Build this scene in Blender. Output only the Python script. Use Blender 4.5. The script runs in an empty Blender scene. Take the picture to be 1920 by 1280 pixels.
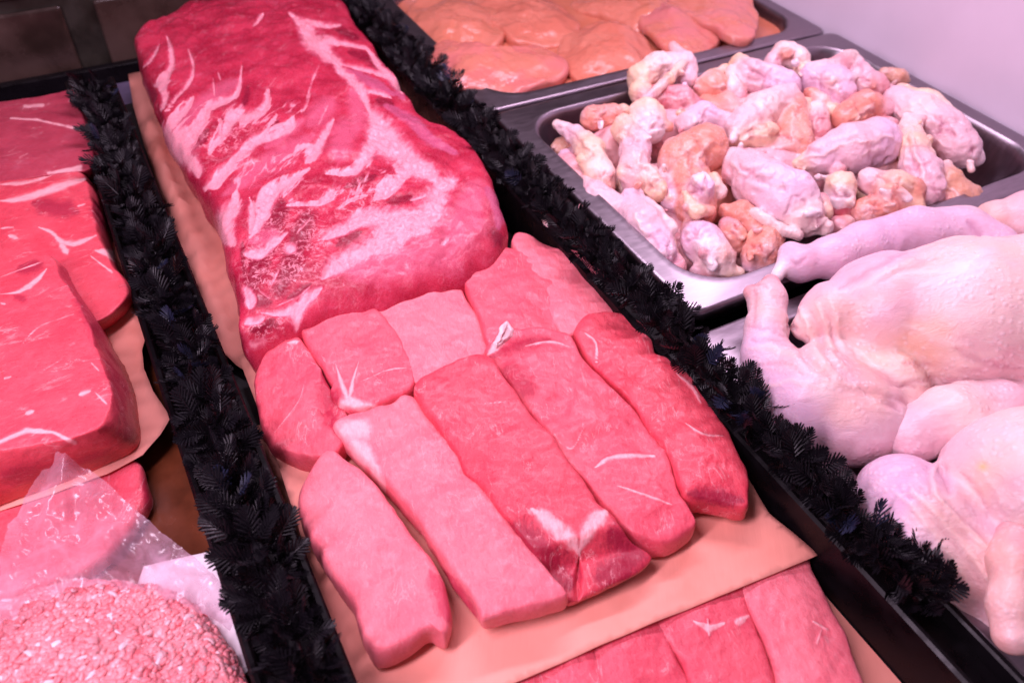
import bpy, math, random
import numpy as np
from mathutils import Vector, Matrix, geometry

# ------------------------------------------------------------------ camera
H = 0.5                                    # camera height above the shelf (m)
F = 1527.194                               # focal length in photo pixels
RM = np.array([[0.87988107, 0.31340793, -0.35719012],
               [-0.47424954, 0.62652779, -0.61850651],
               [0.02994469, 0.71360942, 0.6999035]])
scene = bpy.context.scene
COL = scene.collection
cd = bpy.data.cameras.new("camera")
cam = bpy.data.objects.new("camera", cd)
COL.objects.link(cam)
m4 = Matrix.Identity(4)
for i in range(3):
    for j in range(3):
        m4[i][j] = RM[i][j]
m4.translation = (0, 0, H)
cam.matrix_world = m4
cd.sensor_fit = 'HORIZONTAL'
cd.sensor_width = 36
cd.lens = F / 1920 * 36
cd.clip_start, cd.clip_end = 0.01, 50
cd.dof.use_dof = True
cd.dof.focus_distance = 0.62
cd.dof.aperture_fstop = 6.5
scene.camera = cam

# ------------------------------------------------------------------ world, lamps, exposure
w = bpy.data.worlds.new("World")
scene.world = w
w.use_nodes = True
bg = w.node_tree.nodes["Background"]
bg.inputs[0].default_value = (1.0, 0.80, 0.95, 1)
bg.inputs[1].default_value = 0.10
scene.view_settings.view_transform = 'Standard'
scene.view_settings.look = 'None'
scene.view_settings.exposure = 0
scene.view_settings.gamma = 1


def lamp(name, loc, aim, sx, sy, power, col):
    d = bpy.data.lights.new(name, 'AREA')
    d.shape = 'RECTANGLE'
    d.size, d.size_y = sx, sy
    d.energy = power
    d.color = col
    o = bpy.data.objects.new(name, d)
    COL.objects.link(o)
    o.location = loc
    o.rotation_euler = (Vector(aim) - Vector(loc)).to_track_quat('-Z', 'Y').to_euler()
    return o


# overhead tubes of the case: the bright one to the left, a weaker one along the back
lamp("case_tube_left", (-0.36, 0.20, 0.74), (0.14, 0.42, 0.0), 0.10, 0.8, 11.5, (1.0, 0.73, 0.97))
lamp("case_tube_back", (0.62, 0.74, 0.80), (0.55, 0.42, 0.0), 1.0, 0.07, 10.5, (1.0, 0.74, 0.98))

# ------------------------------------------------------------------ geometry helpers
rng = np.random.default_rng(7)
random.seed(7)


def P(px, py, z):
    """point of the plane at height z seen at photo pixel (px, py)"""
    px = np.asarray(px, float); py = np.asarray(py, float); z = np.asarray(z, float)
    d = np.stack([(px - 960) / F, -(py - 640) / F, -np.ones_like(px)], -1) @ RM.T
    t = (z - H) / d[..., 2]
    o = d * t[..., None]
    o[..., 2] += H
    return o


def proj(p):
    c = (np.asarray(p, float) - np.array([0, 0, H])) @ RM
    return np.stack([960 + F * c[..., 0] / -c[..., 2], 640 - F * c[..., 1] / -c[..., 2]], -1)


def pxsize(p):
    c = (np.asarray(p, float) - np.array([0, 0, H])) @ RM
    return -c[..., 2] / F


def hash3(i, j, k, seed):
    n = (i * 374761393 + j * 668265263 + k * 2147483647 + seed * 1274126177) & 0xffffffff
    n = ((n ^ (n >> 13)) * 1274126177) & 0xffffffff
    n = ((n ^ (n >> 16)) * 2246822519) & 0xffffffff
    return ((n ^ (n >> 15)) & 0xffff) / 65535.0


def vnoise(p, scale, seed=0):
    q = np.asarray(p, float) * scale + 100.0
    i = np.floor(q).astype(np.int64)
    f = q - i
    f = f * f * (3 - 2 * f)
    r = 0
    for a in (0, 1):
        for b in (0, 1):
            for c in (0, 1):
                wgt = (f[..., 0] if a else 1 - f[..., 0]) * (f[..., 1] if b else 1 - f[..., 1]) * (f[..., 2] if c else 1 - f[..., 2])
                r = r + wgt * hash3(i[..., 0] + a, i[..., 1] + b, i[..., 2] + c, seed)
    return r * 2 - 1


def fbm(p, scale, seed=0, n=3):
    r, a = 0, 1.0
    for k in range(n):
        r = r + a * vnoise(p, scale * 2 ** k, seed + k)
        a *= 0.5
    return r


def sstep(a, b, x):
    t = np.clip((x - a) / (b - a), 0, 1)
    return t * t * (3 - 2 * t)


def cr_closed(pts, sub):
    p = np.asarray(pts, float)
    n = len(p)
    out = []
    for i in range(n):
        a, b, c, d = p[i - 1], p[i], p[(i + 1) % n], p[(i + 2) % n]
        for s in range(sub):
            t = s / sub
            out.append(0.5 * (2 * b + (c - a) * t + (2 * a - 5 * b + 4 * c - d) * t * t + (3 * b - a - 3 * c + d) * t ** 3))
    return np.array(out)


def resample(p, n):
    q = np.vstack([p, p[:1]])
    s = np.r_[0, np.cumsum(np.linalg.norm(np.diff(q, axis=0), axis=1))]
    t = np.linspace(0, s[-1], n, endpoint=False)
    return np.stack([np.interp(t, s, q[:, k]) for k in range(q.shape[1])], -1)


def polydist(pts, line):
    """distance of 2-D points to a polyline, with the interpolated third column (half width)"""
    best = np.full(len(pts), 1e9)
    line = np.asarray(line, float)
    wbest = np.ones(len(pts))
    for a, b in zip(line[:-1], line[1:]):
        d = b[:2] - a[:2]
        t = np.clip(((pts - a[:2]) @ d) / max(d @ d, 1e-9), 0, 1)
        q = np.linalg.norm(pts - (a[:2] + t[:, None] * d), axis=1)
        ww = a[2] + (b[2] - a[2]) * t
        r = q / ww
        m = r < best
        best[m] = r[m]
    return best


def inpoly(pts, poly):
    poly = np.asarray(poly, float)
    x, y = pts[:, 0], pts[:, 1]
    c = np.zeros(len(pts), bool)
    j = len(poly) - 1
    for i in range(len(poly)):
        xi, yi = poly[i]; xj, yj = poly[j]
        c ^= ((yi > y) != (yj > y)) & (x < (xj - xi) * (y - yi) / (yj - yi + 1e-12) + xi)
        j = i
    return c


def link(name, verts, faces, mat, parent=None, smooth=True, attrs=None, cols=None):
    me = bpy.data.meshes.new(name)
    me.from_pydata(verts.tolist() if hasattr(verts, 'tolist') else verts, [], faces.tolist() if hasattr(faces, 'tolist') else faces)
    me.materials.append(mat)
    if smooth:
        me.polygons.foreach_set('use_smooth', [True] * len(me.polygons))
    for k, v in (attrs or {}).items():
        a = me.attributes.new(k, 'FLOAT', 'POINT')
        a.data.foreach_set('value', np.asarray(v, np.float32))
    if cols is not None:
        a = me.attributes.new('Col', 'FLOAT_COLOR', 'POINT')
        a.data.foreach_set('color', np.c_[cols, np.ones(len(cols))].astype(np.float32).ravel())
    me.update()
    o = bpy.data.objects.new(name, me)
    COL.objects.link(o)
    if parent:
        o.parent = parent
    return o


def tag(o, label=None, cat=None, group=None, kind=None):
    if label: o['label'] = label
    if cat: o['category'] = cat
    if group: o['group'] = group
    if kind: o['kind'] = kind
    return o


def empty(name, loc=(0, 0, 0)):
    o = bpy.data.objects.new(name, None)
    o.empty_display_size = 0.02
    COL.objects.link(o)
    o.location = loc
    return o


def ring_faces(nr, n, off=0):
    """quads between nr consecutive closed rings of n vertices"""
    i = np.arange(n)
    j = (i + 1) % n
    return np.vstack([np.stack([off + k * n + i, off + k * n + j, off + (k + 1) * n + j, off + (k + 1) * n + i], -1) for k in range(nr - 1)])


def box_mesh(x0, x1, y0, y1, z0, z1):
    v = [(x, y, z) for z in (z0, z1) for y in (y0, y1) for x in (x0, x1)]
    f = [(0, 2, 3, 1), (4, 5, 7, 6), (0, 1, 5, 4), (2, 6, 7, 3), (0, 4, 6, 2), (1, 3, 7, 5)]
    return v, f


def box(name, mat, x0, x1, y0, y1, z0, z1, parent=None, bevel=0.0):
    v, f = box_mesh(x0, x1, y0, y1, z0, z1)
    o = link(name, v, f, mat, parent, smooth=False)
    if bevel:
        b = o.modifiers.new('bevel', 'BEVEL')
        b.width = bevel
        b.segments = 3
    return o


# ------------------------------------------------------------------ materials
class NT:
    def __init__(s, name):
        s.m = bpy.data.materials.new(name)
        s.m.use_nodes = True
        s.t = s.m.node_tree
        s.n = s.t.nodes
        s.b = s.n['Principled BSDF']

    def new(s, t, **kw):
        n = s.n.new(t)
        for k, v in kw.items():
            setattr(n, k, v)
        return n

    def set(s, sock, v):
        if isinstance(v, bpy.types.NodeSocket):
            s.t.links.new(v, sock)
        else:
            if hasattr(sock.default_value, '__len__') and len(sock.default_value) == 4 and len(v) == 3:
                v = (*v, 1)
            sock.default_value = v

    def coords(s, stretch=(1, 1, 1), rot=0):
        """object coordinates turned by rot about the vertical, then stretched"""
        v = s.new('ShaderNodeTexCoord').outputs['Object']
        for kw in (dict(Rotation=(0, 0, rot)), dict(Scale=stretch)):
            mp = s.new('ShaderNodeMapping')
            for k, q in kw.items():
                mp.inputs[k].default_value = q
            s.t.links.new(v, mp.inputs['Vector'])
            v = mp.outputs[0]
        return v

    def noise(s, vec, scale, detail=4, rough=0.55, dist=0.0):
        n = s.new('ShaderNodeTexNoise')
        s.t.links.new(vec, n.inputs['Vector'])
        n.inputs['Scale'].default_value = scale
        n.inputs['Detail'].default_value = detail
        n.inputs['Roughness'].default_value = rough
        n.inputs['Distortion'].default_value = dist
        return n.outputs['Fac']

    def math(s, op, a, b=0.0, c=0.0, clamp=False):
        n = s.new('ShaderNodeMath', operation=op)
        n.use_clamp = clamp
        for k, v in enumerate((a, b, c)):
            s.set(n.inputs[k], v)
        return n.outputs[0]

    def ramp(s, x, a, b, lo=0.0, hi=1.0):
        n = s.new('ShaderNodeMapRange', interpolation_type='SMOOTHSTEP')
        s.set(n.inputs['Value'], x)
        n.inputs['From Min'].default_value = a
        n.inputs['From Max'].default_value = b
        n.inputs['To Min'].default_value = lo
        n.inputs['To Max'].default_value = hi
        return n.outputs[0]

    def mix(s, f, a, b, mode='MIX'):
        n = s.new('ShaderNodeMix', data_type='RGBA', blend_type=mode)
        s.set(n.inputs[0], f)
        s.set(n.inputs[6], a)
        s.set(n.inputs[7], b)
        return n.outputs[2]

    def attr(s, name, col=False):
        n = s.new('ShaderNodeAttribute')
        n.attribute_name = name
        return n.outputs['Color' if col else 'Fac']

    def bump(s, hgt, strength, dist):
        n = s.new('ShaderNodeBump')
        n.inputs['Strength'].default_value = strength
        n.inputs['Distance'].default_value = dist
        s.set(n.inputs['Height'], hgt)
        s.t.links.new(n.outputs[0], s.b.inputs['Normal'])

    def sss(s, wgt, scale, radius=(1, .3, .25)):
        s.b.inputs['Subsurface Weight'].default_value = wgt
        s.b.inputs['Subsurface Radius'].default_value = radius
        s.b.inputs['Subsurface Scale'].default_value = scale


def meat_mat(name, c1, c2, cdark, cfat, fibre=(1, 1, 1), rot=0.0, vein=0.5, rough=0.38, fatsharp=.24, streak=None, fatmax=.85, lk=1.0, coat=.06):
    s = NT(name)
    v = s.coords()
    vf = s.coords(fibre, rot)
    n1 = s.noise(v, 26, 4, .55)
    n2 = s.noise(vf, 300, 6, .7, .5)
    n3 = s.noise(v, 700, 3, .65)
    n4 = s.noise(v, 62, 5, .65, .4)
    light = [min(1, c2[0] * (1 + .06 * lk)), c2[1] * (1 + .45 * lk) + .02 * lk, c2[2] * (1 + .4 * lk) + .02 * lk]
    base = s.mix(s.ramp(n1, .34, .66), c1, c2)
    base = s.mix(s.ramp(n4, .54, .74, 0, .45), base, light)
    base = s.mix(s.ramp(n4, .44, .28, 0, .35), base, cdark)
    base = s.mix(s.ramp(n2, .50, .72, 0, .42), base, light)
    base = s.mix(s.ramp(n2, .46, .28, 0, .42), base, cdark)
    base = s.mix(s.ramp(n3, .56, .74, 0, .40), base, light)
    base = s.mix(s.ramp(n3, .42, .26, 0, .30), base, cdark)
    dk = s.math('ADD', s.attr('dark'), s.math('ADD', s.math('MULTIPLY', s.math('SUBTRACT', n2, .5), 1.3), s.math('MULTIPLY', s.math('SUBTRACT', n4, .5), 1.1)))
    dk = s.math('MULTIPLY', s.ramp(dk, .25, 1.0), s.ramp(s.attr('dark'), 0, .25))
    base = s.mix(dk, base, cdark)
    base = s.mix(s.math('MULTIPLY', s.ramp(s.math('ADD', s.attr('tone'), s.math('MULTIPLY', s.math('SUBTRACT', n4, .5), .8)), .1, 1.0, 0, .85), s.ramp(s.attr('tone'), 0, .2)), base, light)
    # membrane
    mem = s.math('ADD', s.attr('memb'), s.math('MULTIPLY', s.math('SUBTRACT', n4, .5), .9))
    base = s.mix(s.math('MULTIPLY', s.ramp(mem, .3, .8), s.ramp(s.attr('memb'), 0, .2)), base, (.50, .085, .17))
    # thin connective veins and marbling
    nv = s.noise(vf, 38, 6, .62, 1.2)
    ridge = s.ramp(s.math('ABSOLUTE', s.math('SUBTRACT', nv, .5)), .0, .020, 1, 0)
    patch = s.ramp(s.noise(v, 44, 3), .50, .64)
    vn = s.math('MULTIPLY', s.math('MULTIPLY', ridge, patch), vein)
    nm = s.noise(v, 95, 5, .66, .5)
    mar = s.math('MULTIPLY', s.ramp(s.math('ABSOLUTE', s.math('SUBTRACT', nm, .5)), .0, .045, .8, 0), s.math('MULTIPLY', s.attr('marb'), s.ramp(s.noise(v, 90, 2), .38, .55)))
    fa = s.math('ADD', s.attr('fat'), s.math('ADD', s.math('MULTIPLY', s.math('SUBTRACT', s.noise(vf, 170, 5, .62), .5), .62), s.math('MULTIPLY', s.math('SUBTRACT', n4, .5), .85)))
    fa = s.math('SUBTRACT', fa, s.ramp(s.attr('fat'), .25, .0, 0, .6))
    if streak:
        vs_ = s.coords(streak[0], streak[1])
        sn = s.noise(vs_, streak[2], 5, .58, .9)
        sk = s.ramp(s.math('ABSOLUTE', s.math('SUBTRACT', sn, .5)), .0, .075, streak[3], 0)
        fa = s.math('ADD', fa, s.math('MULTIPLY', sk, s.math('MULTIPLY', s.attr('strk'), s.ramp(s.noise(v, 16, 2), .32, .50))))
    halo = s.ramp(fa, .02, .55, 0, .62)
    base = s.mix(halo, base, light)
    fa = s.ramp(fa, .52 - fatsharp, .52 + fatsharp, 0, fatmax)
    f = s.math('MAXIMUM', s.math('MAXIMUM', fa, vn), mar)
    fcol = s.mix(s.ramp(n2, .35, .7), cfat, [cfat[0], cfat[1] * .74, cfat[2] * .78])
    s.set(s.b.inputs['Base Color'], s.mix(f, base, fcol))
    s.set(s.b.inputs['Roughness'], s.ramp(n3, .3, .7, rough - .10, rough + .12))
    s.b.inputs['Specular IOR Level'].default_value = .38
    s.b.inputs['Coat Weight'].default_value = coat
    s.b.inputs['Coat Roughness'].default_value = .14
    s.sss(.14, .005)
    hgt = s.math('ADD', s.math('ADD', s.math('MULTIPLY', n2, .8), s.math('MULTIPLY', n3, .50)), s.math('ADD', s.math('MULTIPLY', f, .20), s.math('MULTIPLY', n4, .6)))
    s.bump(hgt, .55, .0013)
    return s.m


M = {}
FATC = (.90, .50, .52)
M['roast'] = meat_mat('roast_meat', (.38, .010, .040), (.54, .030, .074), (.24, .006, .030), (.84, .36, .43), (.5, 1.5, 1), -.8, .35, .30, .22, ((.34, 1.7, 1), -.8, 24, 1.25), .92, 2.2, .14)
M['chop'] = meat_mat('chop_meat', (.70, .075, .118), (.77, .110, .150), (.44, .024, .060), FATC, (1.6, .45, 1), .35, .45, .36)
M['chop_pale'] = meat_mat('pale_chop_meat', (.77, .145, .190), (.84, .195, .235), (.58, .060, .11), FATC, (1.5, .5, 1), .3, .35, .38)
M['chop_red'] = meat_mat('red_chop_meat', (.66, .046, .082), (.73, .078, .112), (.34, .012, .042), FATC, (1.6, .45, 1), .4, .45, .35)
M['loin'] = meat_mat('loin_meat', (.66, .055, .088), (.72, .084, .118), (.42, .026, .060), FATC, (.5, 1.6, 1), -.1, .45, .36)
M['loin_dark'] = meat_mat('dark_loin_meat', (.36, .034, .064), (.44, .050, .085), (.26, .016, .05), FATC, (.6, 1.5, 1), -.1, .35, .42)


def mince_mat(name, c1, c2, rough):
    s = NT(name)
    v = s.coords()
    base = s.mix(s.ramp(s.noise(v, 60, 4), .35, .65), c1, c2)
    col = s.mix(s.attr('pale'), base, (.90, .58, .62))
    s.set(s.b.inputs['Base Color'], col)
    s.b.inputs['Roughness'].default_value = rough
    s.sss(.4, .005)
    s.bump(s.noise(v, 500, 3), .3, .001)
    return s.m


M['mince'] = mince_mat('minced_meat', (.77, .165, .195), (.82, .235, .26), .36)


def skin_mat(name, rough=.40, bump=.5, pimples=1.0, sss=.2, var=1.0, stretch=(1, 1, 1), cells=230, coat=.07):
    s = NT(name)
    v = s.coords()
    vs_ = s.coords(stretch, .5)
    c = s.attr('Col', True)
    n1 = s.noise(v, 17, 4, .6)
    n2 = s.noise(vs_, 80, 6, .66, .8)
    n5 = s.noise(v, 9, 3, .5)
    n3 = s.noise(v, 420, 3, .6)
    c = s.mix(s.ramp(n5, .50, .66, 0, .50 * var), c, (.84, .52, .40))
    c = s.mix(s.ramp(n1, .52, .72, 0, .40 * var), c, (.72, .36, .43))
    c = s.mix(s.ramp(n1, .46, .30, 0, .50), c, (.84, .62, .68))
    c = s.mix(s.ramp(n2, .53, .75, 0, .25), c, (.58, .26, .34))
    c = s.mix(s.ramp(n2, .45, .28, 0, .45), c, (.88, .68, .70))
    vo = s.new('ShaderNodeTexVoronoi')
    s.t.links.new(v, vo.inputs['Vector'])
    vo.inputs['Scale'].default_value = cells
    pim = s.math('MULTIPLY', s.ramp(vo.outputs['Distance'], .0, .55, 1, 0), s.ramp(s.noise(v, 24, 2), .40, .60))
    c = s.mix(s.math('MULTIPLY', pim, .42 * pimples), c, (.88, .68, .72))
    s.set(s.b.inputs['Base Color'], c)
    s.set(s.b.inputs['Roughness'], s.ramp(n3, .3, .7, rough - .08, rough + .12))
    s.b.inputs['Specular IOR Level'].default_value = .45
    s.b.inputs['Coat Weight'].default_value = coat
    s.b.inputs['Coat Roughness'].default_value = .18
    s.sss(sss, .007, (1, .45, .4))
    hgt = s.math('ADD', s.math('MULTIPLY', pim, .45 * pimples), s.math('ADD', s.math('MULTIPLY', n2, 1.1), s.math('MULTIPLY', n3, .25)))
    s.bump(hgt, bump, .0018)
    return s.m


M['skin'] = skin_mat('poultry_skin', .38, .62, 1.0, .34, 1.1, (.5, 1.6, 1), 210, .10)
M['wing'] = skin_mat('wing_skin', .32, .65, .6, .16, .6, (.7, 1.3, 1), 300, .14)


def paper_mat(name, c1, c2, trans=.25, rough=.75):
    s = NT(name)
    v = s.coords()
    n = s.noise(v, 14, 4)
    c = s.mix(s.ramp(n, .3, .7), c1, c2)
    # faint grease and juice stains
    c = s.mix(s.ramp(s.noise(v, 9, 4, .6), .52, .70, 0, .55), c, [c1[0] * .84, c1[1] * .62, c1[2] * .56])
    c = s.mix(s.ramp(s.noise(v, 75, 5, .7), .66, .76, 0, .5), c, [c1[0] * .8, c1[1] * .55, c1[2] * .5])
    s.set(s.b.inputs['Base Color'], c)
    s.b.inputs['Roughness'].default_value = rough
    s.b.inputs['Specular IOR Level'].default_value = .25
    s.bump(s.math('ADD', s.noise(s.coords((1, .12, 1), .6), 260, 3), s.math('MULTIPLY', s.noise(v, 30, 3), .8)), .22, .001)
    return s.m


M['paper'] = paper_mat('peach_paper', (.86, .325, .25), (.88, .365, .29))
M['paper_white'] = paper_mat('white_paper', (.86, .80, .84), (.90, .84, .88))


def plain(name, c, rough, metal=0.0, spec=.5, noise=0.0, bump=0.0, nscale=60, stretch=(1, 1, 1)):
    s = NT(name)
    v = s.coords(stretch)
    n = s.noise(v, nscale, 4)
    s.set(s.b.inputs['Base Color'], s.mix(s.ramp(n, .3, .7), [a * (1 - noise) for a in c], [min(1, a * (1 + noise)) for a in c]))
    s.set(s.b.inputs['Roughness'], s.ramp(n, .3, .7, max(.03, rough * (1 - noise)), min(1, rough * (1 + noise))))
    s.b.inputs['Metallic'].default_value = metal
    s.b.inputs['Specular IOR Level'].default_value = spec
    if bump:
        s.bump(n, bump, .0008)
    return s.m


M['rail'] = plain('black_acrylic', (.004, .003, .004), .32, 0, .13, .3)
M['sprig'] = plain('black_plastic_leaf', (.0040, .0030, .0050), .42, 0, .24, .3)
M['sprig_blue'] = plain('faded_plastic_leaf', (.012, .015, .036), .38, 0, .4, .3)
M['steel'] = plain('stainless_steel', (.30, .255, .29), .36, 1, .5, .07, .02, 30, (2, 9, 2))
M['deck'] = plain('black_deck', (.012, .010, .011), .35, 0, .5, .3)
M['wall_white'] = plain('white_enamel', (.70, .62, .72), .40, 0, .5, .03, .05, 9)
M['tile'] = plain('brown_tile', (.050, .030, .024), .30, 0, .5, .5, .2, 12)
M['tile_dark'] = plain('dark_olive_grout', (.022, .018, .013), .45, 0, .5, .3, .1, 30)
M['ledge'] = plain('lavender_ledge', (.12, .095, .16), .4, 0, .5, .15)
M['bone'] = plain('bone', (.85, .56, .58), .3, 0, .5, .08, .2, 200)


def marinade_mat():
    s = NT('orange_marinade')
    v = s.coords()
    n = s.noise(v, 16, 4)
    s.set(s.b.inputs['Base Color'], s.mix(s.ramp(n, .3, .7), (.56, .17, .095), (.61, .215, .14)))
    s.b.inputs['Roughness'].default_value = .16
    s.b.inputs['Specular IOR Level'].default_value = .5
    s.sss(.2, .006)
    s.bump(s.noise(v, 60, 3), .25, .002)
    return s.m


M['marinade'] = marinade_mat()


def breast_mat():
    s = NT('marinated_breast')
    v = s.coords()
    n = s.noise(v, 20, 4)
    c = s.mix(s.ramp(n, .35, .65), s.attr('Col', True), (.60, .20, .135))
    s.set(s.b.inputs['Base Color'], c)
    s.set(s.b.inputs['Roughness'], s.ramp(n, .35, .65, .12, .34))
    s.sss(.2, .008)
    s.bump(s.math('ADD', s.noise(v, 70, 4), s.math('MULTIPLY', s.noise(s.coords((.4, 1.6, 1), .5), 220, 3), .3)), .55, .003)
    return s.m


M['breast'] = breast_mat()


def film_mat():
    s = NT('clear_plastic_film')
    v = s.coords()
    s.n.remove(s.b)
    out = s.n['Material Output']
    tr = s.new('ShaderNodeBsdfTransparent')
    tr.inputs[0].default_value = (.97, .93, .96, 1)
    gl = s.new('ShaderNodeBsdfGlossy')
    gl.inputs['Roughness'].default_value = .24
    df = s.new('ShaderNodeBsdfTranslucent')
    df.inputs[0].default_value = (.88, .60, .72, 1)
    d2 = s.new('ShaderNodeBsdfDiffuse')
    d2.inputs[0].default_value = (.88, .58, .72, 1)
    fr = s.new('ShaderNodeLayerWeight')
    fr.inputs[0].default_value = .35
    a = s.new('ShaderNodeMixShader')
    b = s.new('ShaderNodeMixShader')
    c = s.new('ShaderNodeMixShader')
    a.inputs[0].default_value = .5
    s.t.links.new(df.outputs[0], a.inputs[1]); s.t.links.new(d2.outputs[0], a.inputs[2])
    s.set(b.inputs[0], s.math('ADD', s.ramp(s.noise(v, 30, 4, .6, .8), .35, .7, .22, .50), s.math('MULTIPLY', fr.outputs['Facing'], .25)))
    s.t.links.new(tr.outputs[0], b.inputs[1]); s.t.links.new(a.outputs[0], b.inputs[2])
    c.inputs[0].default_value = .045
    s.t.links.new(b.outputs[0], c.inputs[1]); s.t.links.new(gl.outputs[0], c.inputs[2])
    s.t.links.new(c.outputs[0], out.inputs['Surface'])
    return s.m


M['film'] = film_mat()

# ------------------------------------------------------------------ the case (setting)
RAIL_L = (-0.025, 0.027)
RAIL_R = (0.330, 0.368)
tag(box('case_floor', M['deck'], -0.9, 1.2, -0.5, 1.5, -0.12, -0.10), kind='structure')
tag(box('meat_shelf', M['deck'], -0.9, 0.372, -0.4, 1.02, -0.03, -0.004), kind='structure')
tag(box('case_ledge', M['ledge'], -0.9, 0.372, 1.022, 1.124, -0.06, -0.024, bevel=.002), kind='structure')
tag(box('wall_trim', M['rail'], -0.9, 0.380, 1.126, 1.139, -0.05, -0.002, bevel=.002), kind='structure')
bw = tag(box('back_wall', M['tile_dark'], -1.2, .905, 1.15, 1.19, -0.12, 0.8), kind='structure')
for r in range(3):
    for c in range(9):
        x0 = -1.12 + c * .165 + (.05 if r % 2 else 0)
        box('tile', M['tile'], x0, x0 + .128, 1.143, 1.15, -.10 + r * .19, .075 + r * .19, bw, bevel=.004)
tag(box('side_wall', M['wall_white'], 0.905, 0.93, -0.5, 1.288, -0.10, 0.9), kind='structure')


# ------------------------------------------------------------------ steel pans
def rrect(x0, x1, y0, y1, r, n=10):
    out = []
    for cx, cy, a0 in ((x1 - r, y1 - r, 0), (x0 + r, y1 - r, 90), (x0 + r, y0 + r, 180), (x1 - r, y0 + r, 270)):
        for k in range(n + 1):
            a = math.radians(a0 + 90 * k / n)
            out.append((cx + r * math.cos(a), cy + r * math.sin(a)))
    return np.array(out)


def pan(x0, x1, y0, y1, zr, depth, rim, label, r_in=.05):
    prof = []                       # (inset, z, corner radius)
    prof += [(.002, zr - .012, .012), (0, zr - .010, .012), (0, zr - .003, .012), (.0015, zr - .0007, .012), (.004, zr, .014)]
    prof += [(rim - .006, zr - .0012, r_in), (rim - .002, zr + .0004, r_in), (rim, zr - .0008, r_in), (rim + .0025, zr - .005, r_in), (rim + .004, zr - .012, r_in)]
    prof += [(rim + .010, zr - depth * .6, r_in), (rim + .014, zr - depth + .014, r_in), (rim + .020, zr - depth + .004, r_in), (rim + .032, zr - depth, r_in)]
    rings = []
    for ins, z, rr in prof:
        q = rrect(x0 + ins, x1 - ins, y0 + ins, y1 - ins, max(rr - max(0, ins - rim) * .5, .01))
        rings.append(np.c_[q, np.full(len(q), z)])
    n = len(rings[0])
    v = np.vstack(rings)
    f = ring_faces(len(rings), n).tolist()
    f.append(list(range((len(rings) - 1) * n, len(rings) * n)))
    o = link('steel_pan', v, f, M['steel'])
    so = o.modifiers.new('sheet', 'SOLIDIFY')
    so.thickness = .0009
    tag(o, label, 'pan', 'stainless steel pans of the poultry bay')
    return o


ZR = .045
pan(.384, .900, .362, .732, ZR, .075, .024, 'steel pan heaped with cut chicken wings')
pan(.384, .900, .742, 1.136, ZR - .003, .065, .022, 'steel pan of marinated chicken breasts by the far wall')
pan(.366, .900, -.06, .346, ZR - .004, .060, .022, 'steel pan holding the whole chickens')


# ------------------------------------------------------------------ dividers with plastic greenery
def sprig_geo(L, rs, pairs=9):
    V, Fc = [], []

    def needle(p, d, ln, wd, up):
        d = d / np.linalg.norm(d)
        s = np.cross(d, up); s /= np.linalg.norm(s)
        u = np.cross(s, d)
        b = len(V)
        for t, k in ((0, .6), (.45, 1.0), (.85, .75)):
            c = p + d * ln * t + u * ln * .18 * t * t
            V.extend([c + s * wd * k, c + u * wd * k * .55, c - s * wd * k, c - u * wd * k * .4])
        V.append(p + d * ln + u * ln * .2)
        for a in (0, 4):
            for i in range(4):
                j = (i + 1) % 4
                Fc.append((b + a + i, b + a + j, b + a + 4 + j, b + a + 4 + i))
        for i in range(4):
            Fc.append((b + 8 + i, b + 8 + (i + 1) % 4, b + 12))
    up = np.array([0, 0, 1.])
    stem = lambda t: np.array([0, L * t * .72, .12 * L * t * t])
    needle(stem(0), np.array([0, 1, .10]), L * .78, L * .020, up)
    for k in range(pairs):
        t = (k + .6) / pairs
        ang = math.radians(62 - 38 * t)
        ln = L * (.30 + .20 * math.sin(math.pi * min(1, t * .9 + .12)))
        for sg in (-1, 1):
            d = np.array([sg * math.sin(ang), math.cos(ang), .14 + rs.uniform(-.10, .10)])
            needle(stem(t), d, ln * rs.uniform(.85, 1.1), L * .036, up)
    for a in (-.16, .16, 0):
        needle(stem(1), np.array([a, 1, .1]), L * .26, L * .034, up)
    return np.array(V), Fc


rs = np.random.default_rng(3)
SPR = [sprig_geo(.0205, rs, 7) for _ in range(3)]
SPR_ME = []
for q, (v, f) in enumerate(SPR):
    for mname in ('sprig', 'sprig_blue'):
        me = bpy.data.meshes.new('sprig')
        me.from_pydata(v.tolist(), [], f)
        me.materials.append(M[mname])
        SPR_ME.append(me)


def sprig_frame(xc, y, zc, hw, low=False):
    th = rs.uniform(-1.15, 1.15)                        # angle about the garland's axis
    rad = rs.uniform(.25, .62) * hw
    pos = np.array([xc + math.sin(th) * rad, y, zc + math.cos(th) * rad * .75])
    az = rs.uniform(0, 2 * math.pi)
    d = np.array([math.sin(th) * 1.0 + .75 * math.cos(az), .95 * math.sin(az), math.cos(th) * .50 + rs.uniform(-.1, .5)])
    d /= np.linalg.norm(d)
    n = np.array([math.sin(th) * .9 + rs.normal(0, .3), rs.normal(0, .35) - .25, math.cos(th) * .9 + .35])
    n -= d * (n @ d)
    n /= np.linalg.norm(n)
    s = np.cross(d, n)
    return pos, np.stack([s, d, n], 1)


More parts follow.
